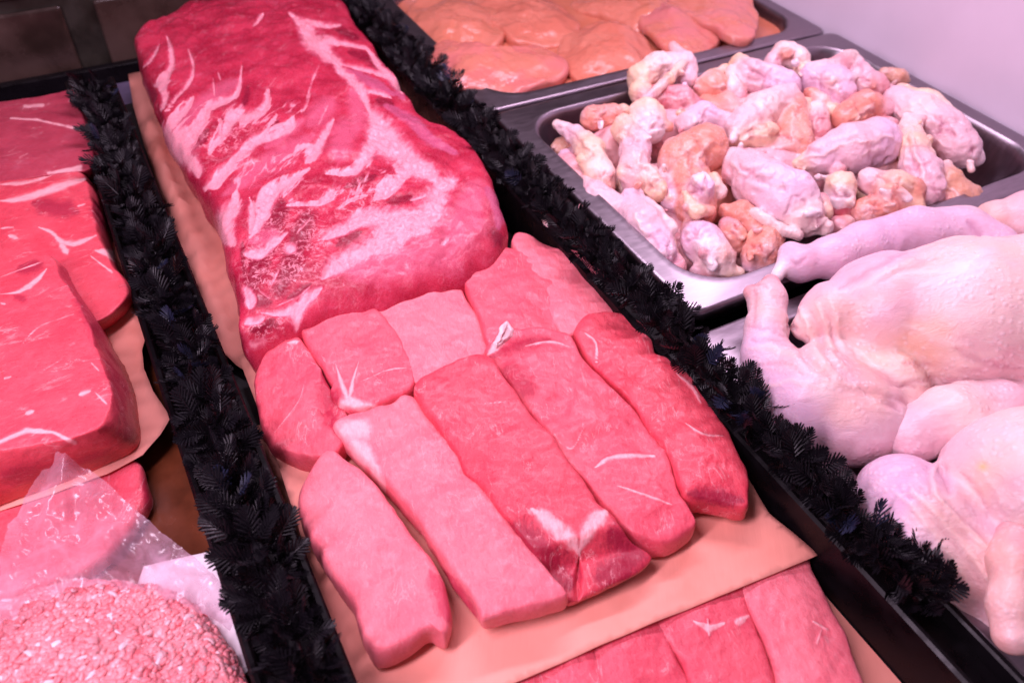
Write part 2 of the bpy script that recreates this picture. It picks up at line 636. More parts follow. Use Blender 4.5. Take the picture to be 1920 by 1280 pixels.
def divider(rail_x, xc, y0, y1, g0, g1, zc, label, ridge):
    root = empty('case_divider', (xc, y0, 0))
    tag(root, label, 'divider', 'black case dividers topped with plastic greenery')
    inv = Matrix.Translation((-xc, -y0, 0))

    def child(o):
        o.parent = root
        o.matrix_parent_inverse = inv
        return o
    a, b = rail_x
    # extruded channel: outer wall, rounded ridge, groove for the greenery, second lip
    pr = [(a, 0), (a, .045), (a + .002, .047), (a + .0045, .047), (a + .006, .0445), (a + .006, .030), (b - .006, .030),
          (b - .006, .0415), (b - .0045, .043), (b - .0015, .043), (b, .041), (b, 0)]
    v = [(x, y, z) for y in (y0, y1) for x, z in pr]
    n = len(pr)
    f = [(i, (i + 1) % n, n + (i + 1) % n, n + i) for i in range(n)] + [tuple(range(n))[::-1], tuple(range(n, 2 * n))]
    child(link('rail', v, f, M['rail'], smooth=False))
    # garland wire
    k = 10
    seg = 60
    yy = np.linspace(g0, g1, seg)
    vv = np.vstack([np.c_[xc + .0045 * np.cos(np.linspace(0, 2 * np.pi, k, endpoint=False)), np.full(k, y), zc - .006 + .0045 * np.sin(np.linspace(0, 2 * np.pi, k, endpoint=False))] for y in yy])
    child(link('wire', vv, ring_faces(seg, k), M['sprig']))
    # dense underlayer of small fronds
    V, Fc, off = [], [], 0
    cnt = int((g1 - g0) / .0011)
    for i in range(cnt):
        p, R3 = sprig_frame(xc, rs.uniform(g0, g1), zc - .010, .021)
        v, f = SPR[i % 3]
        V.append((v * .8) @ R3.T + p)
        Fc += [tuple(a + off for a in q) for q in f]
        off += len(v)
    u = child(link('undergrowth', np.vstack(V), Fc, M['sprig'], smooth=False))
    u['kind'] = 'stuff'
    # the sprigs one can pick apart
    tot = 290
    ys = g0 + (g1 - g0) * (np.linspace(0, 1, tot) ** 1.45)
    for i in range(tot):
        p, R3 = sprig_frame(xc, ys[i] + rs.uniform(-.004, .004), zc - .004, .026)
        me = SPR_ME[(i % 3) * 2 + (1 if rs.random() < .05 else 0)]
        o = bpy.data.objects.new('sprig', me)
        COL.objects.link(o)
        mm = Matrix.Identity(4)
        sc = rs.uniform(.85, 1.2)
        for r in range(3):
            for c in range(3):
                mm[r][c] = R3[r, c] * sc
        mm.translation = p
        o.parent = root
        o.matrix_parent_inverse = inv
        o.matrix_basis = mm
    return root


divider(RAIL_L, .0015, .05, 1.00, .12, .950, .060, 'black divider with greenery between the loin joints and the marbled roast', 0)
divider(RAIL_R, .342, -.12, 1.16, .088, 1.14, .062, 'black divider with greenery between the pork chops and the steel pans', 1)


# ------------------------------------------------------------------ paper sheets
def sheet(name, outline, zfun, mat, step=16, noise=.0012, seed=0, thick=.0003, sub=4, crease=None, nscale=22):
    o = np.asarray(outline, float)
    bnd = []
    for a, b in zip(o, np.roll(o, -1, 0)):
        k = max(1, int(np.linalg.norm(b - a) / step))
        bnd += [a + (b - a) * t / k for t in range(k)]
    bnd = np.array(bnd)
    lo, hi = bnd.min(0), bnd.max(0)
    gx, gy = np.meshgrid(np.arange(lo[0], hi[0], step), np.arange(lo[1], hi[1], step))
    g = np.c_[gx.ravel(), gy.ravel()] + np.random.default_rng(seed).uniform(-.25, .25, (gx.size, 2)) * step
    g = g[inpoly(g, bnd)]
    closed = np.vstack([bnd, bnd[:1]])
    g = g[polydist(g, np.c_[closed, np.full(len(closed), step * .6)]) > 1]
    pts = np.vstack([bnd, g])
    n = len(bnd)
    r = geometry.delaunay_2d_cdt([Vector(p) for p in pts], [(i, (i + 1) % n) for i in range(n)], [], 1, 1e-4)
    p2 = np.array([tuple(v) for v in r[0]])
    z = zfun(p2)
    wv = P(p2[:, 0], p2[:, 1], z)
    wv[:, 2] += noise * fbm(wv, nscale, seed, 3)
    if crease is not None:
        wv[:, 2] += crease(p2)
    ob = link(name, wv, [tuple(f) for f in r[2]], mat)
    if thick:
        so = ob.modifiers.new('sheet', 'SOLIDIFY')
        so.thickness = thick
    return ob


def zconst(z):
    return lambda p: np.full(len(p), z)


def zidw(ctrl, power=3):
    c = np.asarray(ctrl, float)

    def f(p):
        d = np.linalg.norm(p[:, None, :] - c[None, :, :2], axis=2) + 4
        wt = d ** -power
        return (wt * c[:, 2]).sum(1) / wt.sum(1)
    return f


def bump_line(line, amp):
    return lambda p: amp * np.exp(-polydist(p, line) ** 2)


def world_sheet(x0, x1, y0, y1, z):
    q = proj(np.array([[x0, y0, z], [x1, y0, z], [x1, y1, z], [x0, y1, z]]))
    return q


# base papers are laid in shelf coordinates
def flat_paper(x0, x1, y0, y1, z, label, seed):
    nx, ny = int((x1 - x0) / .012), int((y1 - y0) / .012)
    xs, ys = np.linspace(x0, x1, nx), np.linspace(y0, y1, ny)
    gx, gy = np.meshgrid(xs, ys)
    v = np.c_[gx.ravel(), gy.ravel(), np.full(gx.size, z)]
    v[:, 2] += .0010 * (1 + fbm(v, 18, seed, 2) * .5)
    i = np.arange(nx - 1)
    f = np.vstack([np.stack([r * nx + i, r * nx + i + 1, (r + 1) * nx + i + 1, (r + 1) * nx + i], -1) for r in range(ny - 1)])
    o = link('butcher_paper', v, f, M['paper'])
    tag(o, label, 'paper', 'peach butcher paper sheets')
    return o


flat_paper(.0285, .329, -.05, .45, -.002, 'peach paper lining the shelf under the lower pork slices', 3)
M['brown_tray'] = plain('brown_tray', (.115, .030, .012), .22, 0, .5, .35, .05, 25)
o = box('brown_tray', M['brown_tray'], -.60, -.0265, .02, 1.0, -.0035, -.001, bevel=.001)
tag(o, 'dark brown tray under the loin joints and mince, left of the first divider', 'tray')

o = sheet('butcher_paper', [(240, 138), (264, 134), (330, 60), (470, -22), (640, -26), (700, 40), (772, 180), (832, 272), (920, 420), (985, 520), (700, 700), (470, 700), (412, 664), (372, 560), (330, 440), (296, 350), (270, 270), (250, 200)],
          zconst(.006), M['paper'], 15, .0020, 5,
          crease=lambda p: bump_line([(285, 240, 9), (330, 380, 10), (372, 470, 8), (385, 530, 7), (420, 600, 7), (432, 660, 7)], .009)(p) + bump_line([(345, 470, 6), (380, 540, 6), (392, 600, 5), (436, 700, 6)], .006)(p) + bump_line([(262, 150, 7), (300, 300, 9), (345, 400, 8)], .006)(p))
tag(o, 'creased peach paper showing along the left of the marbled roast', 'paper', 'peach butcher paper sheets')
o = sheet('butcher_paper', [(446, 668), (500, 648), (560, 622), (760, 590), (1130, 540), (1250, 700), (1405, 900), (1442, 962), (1535, 1040), (1250, 1158), (960, 1282), (800, 1352), (640, 1400), (655, 1290), (610, 1150), (560, 990), (512, 840), (470, 730)],
          zconst(.022), M['paper'], 12, .0013, 6, nscale=30)
tag(o, 'peach paper sheet under the fan of ten pork chops', 'paper', 'peach butcher paper sheets')
o = sheet('butcher_paper', [(120, 520), (156, 511), (210, 500), (232, 540), (252, 580), (276, 622), (266, 655), (270, 690), (288, 735), (320, 782), (300, 815), (268, 852), (200, 890), (100, 926), (0, 958), (-90, 985), (-90, 700), (60, 560)],
          zidw([(180, 505, .040), (210, 500, .042), (276, 622, .028), (270, 690, .022), (320, 785, .0215), (262, 850, .0205), (100, 926, .020), (0, 958, .020), (150, 760, .020), (-90, 900, .020), (60, 560, .02)]), M['paper'], 12, .0012, 8)
tag(o, 'peach paper sticking out under the big front loin block', 'paper', 'peach butcher paper sheets')
o = sheet('butcher_paper', [(-90, 380), (150, 348), (204, 340), (222, 400), (246, 470), (262, 560), (120, 640), (-90, 640)], zconst(.004), M['paper'], 14, .0015, 9)
tag(o, 'peach paper glimpsed under the marbled middle loin joint', 'paper', 'peach butcher paper sheets')


# ------------------------------------------------------------------ meat solids
def spine_points(o2):
    c = o2.mean(0)
    q = o2 - c
    ev, evec = np.linalg.eigh(q.T @ q)
    ax = evec[:, 1]
    u = q @ ax
    wdt = q @ evec[:, 0]
    half = (u.max() - u.min()) / 2
    hw = (wdt.max() - wdt.min()) / 2
    mid = (u.max() + u.min()) / 2
    lim = max(half - hw, 0) * .9
    su = mid + np.clip(u - mid, -lim, lim)
    wm = (wdt.max() + wdt.min()) / 2
    return c + su[:, None] * ax + wm * evec[:, 0] * np.ones((len(o2), 1))


def surface_attrs(v, fat, dark, marb, memb=None, tone=None, strk=None):
    uv = proj(v)
    n = len(v)
    fa = np.zeros(n)
    for ln in fat or []:
        wmax = max(p_[2] for p_ in ln)
        fa = np.maximum(fa, .50 + .50 * min(1, wmax / 6) - .5 * polydist(uv, ln))
    fa = np.clip(fa, 0, 1)
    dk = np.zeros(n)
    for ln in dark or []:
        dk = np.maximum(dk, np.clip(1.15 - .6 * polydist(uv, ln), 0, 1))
    mb = np.zeros(n)
    for ln in marb or []:
        mb = np.maximum(mb, np.clip(1.3 - .8 * polydist(uv, ln), 0, 1))
    me_ = np.zeros(n)
    for ln in memb or []:
        me_ = np.maximum(me_, np.clip(1.2 - .7 * polydist(uv, ln), 0, 1))
    to, st_ = np.zeros(n), np.zeros(n)
    for ln in tone or []:
        to = np.maximum(to, np.clip(1.15 - .6 * polydist(uv, ln), 0, 1))
    for ln in strk or []:
        st_ = np.maximum(st_, np.clip(1.3 - .8 * polydist(uv, ln), 0, 1))
    return dict(fat=fa, dark=dk, marb=mb, memb=me_, tone=to, strk=st_)


def slab(name, outline, z0, thick, mat, dome=.004, r=None, sub=8, n=420, rings=44, tilt=(0, 0), rough=.0012, fat=None, dark=None, marb=None, memb=None, tone=None, strk=None, seed=0, rscale=40, zsil=.5, pw=2.8, drop=None, ragged=3.4, inset=0.0, lift=.0007):
    """boneless piece: outline in photo pixels laid on a (tilted) plane, rounded sides, slightly domed top"""
    r = r or thick * .5
    o = resample(cr_closed(outline, sub), n)
    q3 = np.c_[o / 100., np.full(n, seed * 1.7)]
    o = o + ragged * np.c_[fbm(q3, 1.6, seed + 31, 4), fbm(q3 + 5, 1.6, seed + 37, 4)]
    z = np.full(n, z0 + thick * zsil)
    if inset:
        tg = np.roll(o, -1, 0) - np.roll(o, 1, 0)
        nn = np.stack([tg[:, 1], -tg[:, 0]], -1) / (np.linalg.norm(tg, axis=1)[:, None] + 1e-9)
        sg = np.sign(np.sum(o[:, 0] * np.roll(o[:, 1], -1) - o[:, 1] * np.roll(o[:, 0], -1)))
        o = o - nn * sg * inset
    w3 = P(o[:, 0], o[:, 1], z)
    c = w3.mean(0)
    for _ in range(6):
        z = z0 + thick * zsil + (w3[:, 0] - c[0]) * tilt[0] + (w3[:, 1] - c[1]) * tilt[1]
        w3 = P(o[:, 0], o[:, 1], z)
    o2 = w3[:, :2]
    if np.sum(o2[:, 0] * np.roll(o2[:, 1], -1) - o2[:, 1] * np.roll(o2[:, 0], -1)) < 0:
        w3 = w3[::-1]
        o2 = w3[:, :2]
    sp = spine_points(o2)
    dv = o2 - sp
    ln = np.linalg.norm(dv, axis=1)[:, None] + 1e-9
    V = []
    for a in np.linspace(-90, 90, 17):
        s_, c_ = math.sin(math.radians(a)), math.cos(math.radians(a))
        ins = r * (1 - abs(c_) ** (2 / pw))
        q = sp + dv * np.maximum(1 - ins / ln, .05)
        zz = z0 + thick / 2 + thick / 2 * math.copysign(abs(s_) ** (2 / pw), s_)
        V.append(np.c_[q, np.full(n, zz)])
    k0 = np.maximum(1 - r / ln, .05)
    for t in np.linspace(1, 0, rings)[1:]:
        q = sp + dv * k0 * max(t, .0)
        V.append(np.c_[q, np.full(n, z0 + thick + dome * (1 - t ** 2))])
    v = np.vstack(V)
    g3 = v.reshape(len(V), n, 3)
    for _ in range(3):
        g3 = .4 * g3 + .2 * (np.roll(g3, 1, 1) + np.roll(g3, -1, 1)) + .1 * (np.roll(g3, 3, 1) + np.roll(g3, -3, 1))
        g3[14:-1] = .5 * g3[14:-1] + .25 * (g3[13:-2] + g3[15:])
    v = g3.reshape(-1, 3)
    v[:, 2] += (v[:, 0] - c[0]) * tilt[0] + (v[:, 1] - c[1]) * tilt[1]
    if drop is not None:
        v[:, 2] += drop(proj(v)) * sstep(z0, z0 + thick, v[:, 2])
    nz = fbm(v, rscale, seed, 4)
    v[:, 2] += rough * nz * 1.4
    v[:, 0] += rough * fbm(v + 3.3, rscale, seed + 9, 3)
    v[:, 1] += rough * fbm(v + 7.7, rscale, seed + 5, 3)
    nr = len(V)
    f = ring_faces(nr, n).tolist()
    f.append(list(range(n))[::-1])
    at_ = surface_attrs(v, fat, dark, marb, memb, tone, strk)
    v[:, 2] += lift * sstep(.15, .8, at_['fat']) * (1 + .8 * fbm(v, 220, seed + 3, 2))
    return link(name, v, f, mat, attrs=at_)


def loft(name, top, zt, bot, zb, mat, sub=30, pw=4.0, rings=110, side=40, dome=.004, rough=.0015, fat=None, dark=None, marb=None, seed=0, rscale=30):
    zt = np.broadcast_to(np.asarray(zt, float), (len(top),))
    t2 = cr_closed(np.c_[np.asarray(top, float), zt], sub)
    b2 = cr_closed(np.c_[np.asarray(bot, float), np.full(len(bot), zb)], sub)
    T = P(t2[:, 0], t2[:, 1], t2[:, 2])
    B = P(b2[:, 0], b2[:, 1], b2[:, 2])
    if np.sum(T[:, 0] * np.roll(T[:, 1], -1) - T[:, 1] * np.roll(T[:, 0], -1)) < 0:
        T, B = T[::-1], B[::-1]
    n = len(T)
    sp = spine_points(T[:, :2])
    V = []
    for a in np.linspace(0, 90, side):
        ca, sa = math.cos(math.radians(a)) ** (2 / pw), math.sin(math.radians(a)) ** (2 / pw)
        shrink = 1 - .10 * (1 - ca)
        xy = B[:, :2] * 1.0 + (T[:, :2] - B[:, :2]) * sa
        xy = sp + (xy - sp) * (1 - .07 * (1 - ca))
        V.append(np.c_[xy, B[:, 2] + (T[:, 2] - B[:, 2]) * sa])
    e = V[-1]
    zc = T[:, 2].mean()
    for t in np.linspace(1, 0, rings)[1:]:
        xy = sp + (e[:, :2] - sp) * t
        V.append(np.c_[xy, zc + (e[:, 2] - zc) * t + dome * (1 - t * t)])
    v = np.vstack(V)
    v[:, 2] += rough * fbm(v, rscale, seed, 4)
    v[:, 0] += rough * fbm(v + 3.3, rscale, seed + 9, 4)
    v[:, 1] += rough * fbm(v + 7.7, rscale, seed + 5, 4)
    f = ring_faces(len(V), n).tolist()
    f.append(list(range(n))[::-1])
    return link(name, v, f, mat, attrs=surface_attrs(v, fat, dark, marb))


def cr(ox, oy, k):
    """photo coordinates of points measured in an enlarged crop"""
    return lambda pts, q=1.0: [tuple([ox + p[0] / k, oy + p[1] / k] + ([p[2] / q] if len(p) > 2 else [])) for p in pts]


def smooth_line(pts, sub=4):
    p = np.asarray(pts, float)
    if len(p) < 2:
        return p
    q = np.vstack([2 * p[0] - p[1], p, 2 * p[-1] - p[-2]])
    out = []
    for i in range(1, len(q) - 2):
        a, b, c_, d = q[i - 1], q[i], q[i + 1], q[i + 2]
        for k in range(sub):
            t = k / sub
            out.append(.5 * (2 * b + (c_ - a) * t + (2 * a - 5 * b + 4 * c_ - d) * t * t + (3 * b - a - 3 * c_ + d) * t ** 3))
    out.append(p[-1])
    return np.array(out)


def poly(ax, w, *pts, taper=.3):
    """one smooth tapering streak with half widths along it (photo px)"""
    w = w if isinstance(w, tuple) else (w, w)
    p = smooth_line(ax(pts))
    t = np.linspace(0, 1, len(p))
    ws = np.interp(t, np.linspace(0, 1, len(w)), w) * np.minimum(1, taper + (1 - taper) * np.minimum(t, 1 - t) / .22)
    return [(a[0], a[1], max(q, .4)) for a, q in zip(p, ws)]


# ---- the large marbled roast
A1, A2, A3, A4 = cr(240, 0, 4.2675), cr(560, 0, 4.2675), cr(320, 260, 3.2), cr(600, 220, 4.267)
roast_fat = [
    poly(A1, (3, 5), (310, 290), (340, 380), (350, 480), (320, 580), (280, 680), (300, 780), (260, 880)),
    poly(A1, 3, (480, 390), (520, 520), (490, 660), (380, 780), (310, 880)),
    poly(A1, (4, 8), (520, 780), (420, 900), (340, 1000), (300, 1070)),
    poly(A1, (2, 8), (910, 520), (880, 720), (800, 790), (650, 860), (570, 980), (500, 1080)),
    poly(A1, 20, (350, 1080), (430, 1120), (400, 1180), (470, 1260)),
    poly(A1, (7, 4), (1120, 720), (1090, 860), (960, 940), (850, 930), (790, 1030), (700, 1130), (650, 1230)),
    poly(A1, (7, 6), (1320, 940), (1300, 1010), (1150, 1080), (1030, 1120), (940, 1200), (860, 1280)),
    poly(A1, (3, 7), (1640, 950), (1560, 1100), (1490, 1220), (1420, 1290)),
    poly(A1, 3, (1510, 1160), (1400, 1170), (1300, 1230), (1220, 1290)),
    poly(A1, (5, 13, 8), (1290, 100), (1400, 200), (1460, 300), (1530, 360), (1600, 440), (1700, 520)),
    poly(A1, 4, (1400, 150), (1550, 200), (1700, 200)),
    poly(A1, 5, (1530, 330), (1610, 320), (1707, 350)),
    poly(A1, (4, 2), (1080, 110), (1000, 210)),
    poly(A1, 2.5, (110, 550), (200, 450), (250, 350)),
    poly(A1, 2, (680, 620), (690, 760)), poly(A1, 2, (720, 580), (740, 640)),
    poly(A1, 2, (1460, 740), (1420, 850), (1380, 900)), poly(A1, 2.5, (700, 1160), (740, 1000), (720, 940)),
    poly(A1, 3, (330, 560), (200, 700)), poly(A1, 2, (1200, 900), (1130, 1000), (1060, 1090)),
    poly(A2, (7, 6, 8), (120, 330), (170, 390), (300, 490), (340, 560), (470, 680), (520, 760), (560, 870)),
    poly(A2, (8, 18, 15), (560, 870), (620, 960), (670, 1060), (760, 1160), (850, 1260)),
    poly(A2, 3.5, (200, 330), (380, 350), (560, 390)),
    poly(A2, 3.5, (340, 510), (480, 540), (640, 590), (760, 640)),
    poly(A2, 3.5, (520, 720), (640, 740), (740, 780)),
    poly(A2, (3, 6), (540, 370), (640, 520), (760, 640), (830, 740)),
    poly(A2, (4, 8), (280, 950), (200, 1080), (140, 1200), (60, 1290)),
    poly(A2, 2, (160, 520), (110, 640), (60, 800)), poly(A2, 2, (240, 820), (150, 1010)),
    poly(A4, (20, 14, 12), (420, 80), (480, 180), (640, 270), (740, 370), (870, 440), (950, 520)),
    poly(A4, (14, 16, 20, 18), (960, 500), (940, 640), (880, 760), (780, 850), (700, 930)),
    poly(A4, (20, 14, 9), (740, 900), (600, 960), (400, 1040), (250, 1130), (100, 1200), (20, 1280)),
    poly(A4, (3, 10, 12), (0, 970), (60, 945), (200, 880), (330, 810), (480, 800), (640, 790), (800, 740)),
    poly(A4, 16, (440, 920), (600, 880), (720, 820)),
    poly(A4, (6, 14), (960, 540), (1050, 520)),
    poly(A4, (14, 6, 4), (420, 150), (400, 240), (330, 350), (280, 420), (200, 440), (40, 440)),
    poly(A4, (3, 8, 6), (720, 410), (640, 490), (540, 570), (440, 650)),
    poly(A4, (6, 3), (100, 580), (40, 660), (0, 680)),
    poly(A4, 3, (720, 660), (860, 620)), poly(A4, 4, (1030, 960), (970, 1010)),
    poly(A3, 9, (40, 40), (120, 130), (170, 220)),
    poly(A3, (8, 3), (200, 300), (270, 250), (340, 170), (420, 90), (520, 0)),
    poly(A3, (9, 12, 10), (400, 330), (370, 420), (330, 470), (330, 580), (380, 630)),
    poly(A3, 4.5, (480, 360), (490, 460), (470, 560)),
    poly(A3, (4, 10, 5), (830, 180), (690, 260), (600, 330), (560, 430), (520, 520), (470, 590)),
    poly(A3, (9, 3), (450, 690), (540, 680), (620, 620), (700, 560)),
    poly(A3, (2, 4), (700, 400), (800, 390), (900, 385), (970, 340)),
    poly(A3, (2, 3, 4), (880, 610), (980, 560), (1080, 490), (1180, 465)),
    poly(A3, 6, (700, 660), (735, 655)),
    poly(A3, 6, (440, 880), (480, 960), (470, 1010)),
    poly(A3, (2, 9), (540, 1040), (650, 1045), (740, 1010), (820, 950), (900, 890)),
    poly(A3, 4.5, (440, 1095), (500, 1090), (560, 1070)),
    poly(A3, (9, 5), (800, 960), (760, 1040), (755, 1150)),
    poly(A3, 5, (460, 1260), (520, 1240), (600, 1230)),
    poly(A3, 2.2, (600, 880), (650, 780)), poly(A3, 2, (640, 1000), (760, 940), (840, 880)), poly(A3, 2, (760, 560), (840, 470)),
    poly(A3, 2.2, (1010, 420), (1080, 370), (1180, 340)), poly(A3, 2, (520, 900), (600, 960)),
]
roast_dark = [
    poly(A3, 22, (660, 450), (560, 640), (480, 900), taper=.8), poly(A3, 22, (820, 480), (740, 700), (660, 900), taper=.8),
    poly(A1, 7, (960, 700), (930, 850)),
    poly(A1, 8, (540, 1160), (640, 1040)), poly(A1, 8, (360, 1040), (480, 930)), poly(A1, 8, (1200, 960), (1110, 1030)),
    poly(A2, 10, (400, 420), (560, 470), (660, 560)), poly(A2, 8, (620, 800), (760, 840)), poly(A2, 8, (300, 240), (480, 310)),
    poly(A3, 10, (600, 440), (680, 380)), poly(A3, 14, (470, 760), (600, 740)), poly(A3, 14, (440, 960), (600, 980)), poly(A3, 12, (480, 1150), (650, 1100)),
    poly(A3, 12, (1000, 640), (1140, 560)), poly(A3, 9, (1060, 280), (1240, 220)), poly(A3, 7, (120, 60), (220, 0)), poly(A3, 7, (700, 960), (840, 870)),
    poly(A4, 12, (1380, 900), (1440, 1020)), poly(A4, 9, (540, 680), (760, 640)), poly(A4, 6, (400, 340), (440, 290)), poly(A4, 8, (200, 560), (420, 480)), poly(A3, 6, (430, 620), (450, 900)),
]
roast_marb = [poly(A3, 46, (640, 460), (600, 640), (520, 900)), poly(A3, 46, (800, 420), (820, 640), (740, 880)), poly(A3, 36, (1040, 420), (1180, 360)), poly(A3, 26, (500, 1150), (680, 1110)),
              poly(A4, 26, (150, 720), (360, 680)), poly(A1, 40, (900, 1050), (600, 1180))]
roast_fat = [[(x, y, w_ * 1.22 + .3) for x, y, w_ in ln] for ln in roast_fat]
RO = [(258, 108), (300, 74), (352, 44), (420, 26), (480, 14), (560, 10), (632, 22), (690, 88), (738, 158), (790, 240), (868, 288), (905, 330), (934, 400), (948, 468), (915, 520), (800, 565), (700, 600), (590, 630), (520, 655), (460, 664), (452, 590), (432, 510), (412, 440), (386, 385), (346, 322), (308, 262), (290, 200)]
o = slab('pork_roast', RO, .010, .062, M['roast'], dome=.008, r=.019, n=640, rings=240, lift=-.0020, drop=lambda p: -.030 * np.exp(-polydist(p, [(960, 480, 62), (905, 520, 62), (700, 590, 58), (455, 670, 40)]) ** 2), ragged=4, rough=.0026, fat=roast_fat, dark=roast_dark, marb=roast_marb, tone=[poly(A1, 14, (420, 1000), (640, 800), (900, 640)), poly(A3, 16, (330, 330), (620, 120), (860, -20)), poly(A1, 12, (1100, 1180), (1400, 960)), poly(A4, 34, (1230, 620), (1150, 860), (980, 1060), (620, 1150), (300, 1210), taper=.7), poly(A2, 16, (420, 720), (480, 900), (420, 1100)), poly(A4, 22, (200, 60), (150, 300), taper=.6), poly(A3, 14, (480, 620), (640, 560)), poly(A1, 18, (1450, 1000), (1640, 800))], strk=[poly(A1, 34, (330, 960), (560, 900), (900, 860)), poly(A1, 40, (600, 1150), (1000, 1000), (1400, 860)), poly(A3, 40, (300, 300), (560, 160), (800, 60)), poly(A3, 34, (520, 420), (860, 260), (1100, 160)), poly(A4, 34, (100, 640), (420, 520), (700, 500)), poly(A1, 24, (250, 700), (350, 450))], memb=[poly(A2, 8, (620, 500), (760, 660), (840, 790), taper=.6), poly(A2, (9, 12, 9), (700, 850), (900, 960), (1050, 1110), (1250, 1220), taper=.6), poly(A2, 10, (380, 560), (560, 650), (760, 760)), poly(A4, 12, (1330, 560), (1410, 700), (1440, 900))], seed=11, rscale=34, zsil=.55, pw=2.8)
tag(o, 'long slab of dark red pork heavily streaked with white fat', 'meat')

# ---- the ten chops on the front paper
B7 = cr(440, 440, 1.524)
CH = 'pork chops fanned out on the front paper'


def chop(pts, z0, th, mat, label, **kw):
    kw.setdefault('dome', .0008)
    kw.setdefault('inset', 1.4)
    kw.setdefault('pw', 3.8)
    kw.setdefault('r', th * .42)
    o = slab('pork_chop', B7(pts), z0, th, M[mat], **kw)
    tag(o, label, 'pork chop', CH)
    return o


chop([(180, 300), (95, 340), (58, 430), (62, 490), (88, 570), (120, 630), (180, 662), (240, 662), (300, 640), (340, 560), (300, 470), (240, 390)], .0235, .020, 'chop',
     'small thick pork chop poking out at the left of the back row, under its neighbour', seed=21, tilt=(.12, .05), rough=.0022,
     fat=[poly(B7, 2, (110, 570), (180, 480), (200, 420)), poly(B7, 4, (150, 310), (185, 305))], dark=[poly(B7, 22, (250, 400), (290, 560))])
chop([(785, 40), (798, 8), (830, 14), (900, 46), (985, 66), (1030, 100), (1062, 140), (1082, 200), (1110, 252), (1060, 270), (990, 300), (940, 320), (900, 260), (860, 170), (820, 90)], .0235, .018, 'chop_pale',
     'pale pork chop at the right end of the back row', seed=24, tilt=(-.10, .05))
chop([(637, 110), (650, 84), (700, 64), (772, 54), (840, 75), (890, 112), (922, 170), (942, 240), (946, 292), (880, 320), (800, 340), (735, 350), (700, 270), (665, 190)], .026, .019, 'chop',
     'plain pink pork chop third from the left in the back row', seed=23, tilt=(-.06, .05))
chop([(300, 215), (385, 152), (430, 126), (520, 110), (604, 95), (634, 116), (664, 190), (706, 256), (738, 326), (710, 370), (610, 410), (520, 450), (440, 380), (360, 280)], .0265, .019, 'chop_pale',
     'pale pork chop with a fat rim along its back edge, back row', seed=22, tilt=(-.06, .05), fat=[poly(B7, 3.5, (372, 166), (430, 127), (530, 112)), poly(B7, 1.5, (410, 150), (390, 195))])
chop([(183, 240), (203, 210), (260, 196), (330, 190), (402, 225), (452, 272), (486, 332), (512, 402), (508, 462), (440, 497), (345, 521), (292, 505), (268, 470), (276, 440), (232, 370), (192, 310)], .031, .019, 'chop',
     'pork chop with a white fat fork in its lower left corner, back row', seed=20, tilt=(-.04, .05),
     fat=[poly(B7, (12, 9), (300, 495), (330, 480), (380, 500), (430, 508)), poly(B7, (2, 6), (288, 370), (308, 430), (325, 475)), poly(B7, (2, 5), (356, 360), (338, 420), (328, 470)), poly(B7, 2, (360, 420), (440, 386), (500, 380))], dark=[poly(B7, 12, (280, 450), (300, 480))])
chop([(1140, 250), (1185, 300), (1200, 360), (1252, 374), (1300, 420), (1342, 490), (1392, 560), (1432, 630), (1462, 690), (1474, 745), (1470, 802), (1400, 794), (1300, 782), (1262, 750), (1235, 660), (1185, 590), (1130, 510), (1060, 440), (1000, 380), (960, 320), (975, 270), (1040, 243)], .0245, .023, 'chop_red',
     'thick red pork chop at the right end of the front row', seed=29, tilt=(0, -.02), rough=.0016,
     fat=[poly(B7, 4, (1262, 396), (1310, 440), (1332, 484)), poly(B7, 3, (1288, 538), (1340, 570), (1402, 575)), poly(B7, 3.5, (1000, 280), (1032, 310), (1034, 370))], dark=[poly(B7, 18, (1300, 740), (1450, 760))])
chop([(710, 350), (740, 318), (766, 285), (830, 288), (890, 288), (960, 308), (1000, 372), (1062, 440), (1132, 504), (1184, 582), (1232, 652), (1262, 742), (1302, 802), (1318, 850), (1250, 902), (1180, 898), (1110, 866), (1050, 800), (985, 720), (920, 640), (850, 550), (780, 450)], .0275, .021, 'chop',
     'pork chop with a white fat knob at its top, front row', seed=28, rough=.0018, tilt=(0, .03),
     fat=[poly(B7, (9, 5), (768, 278), (762, 300), (722, 345)), poly(B7, (3, 6), (1030, 665), (1080, 636), (1200, 632)), poly(B7, (2, 4), (1090, 716), (1170, 742), (1250, 772)), poly(B7, 2.2, (900, 556), (960, 612), (1000, 548)), poly(B7, 3, (830, 318), (900, 306), (955, 320))],
     dark=[poly(B7, 14, (730, 350), (800, 320), (900, 300)), poly(B7, 22, (780, 380), (850, 450))])
chop([(180, 790), (195, 730), (240, 655), (268, 625), (310, 640), (380, 700), (432, 760), (502, 860), (562, 940), (602, 1015), (622, 1090), (624, 1130), (606, 1170), (562, 1150), (500, 1188), (418, 1226), (380, 1190), (352, 1140), (340, 1080), (290, 1000), (240, 920), (200, 850)], .0245, .024, 'chop_pale',
     'plain pink pork chop at the left end of the front row', seed=25, r=.012, dark=[poly(B7, 16, (560, 960), (620, 1110))], tilt=(0, .02))  # dark right edge: shade beside the next chop, put into the colour
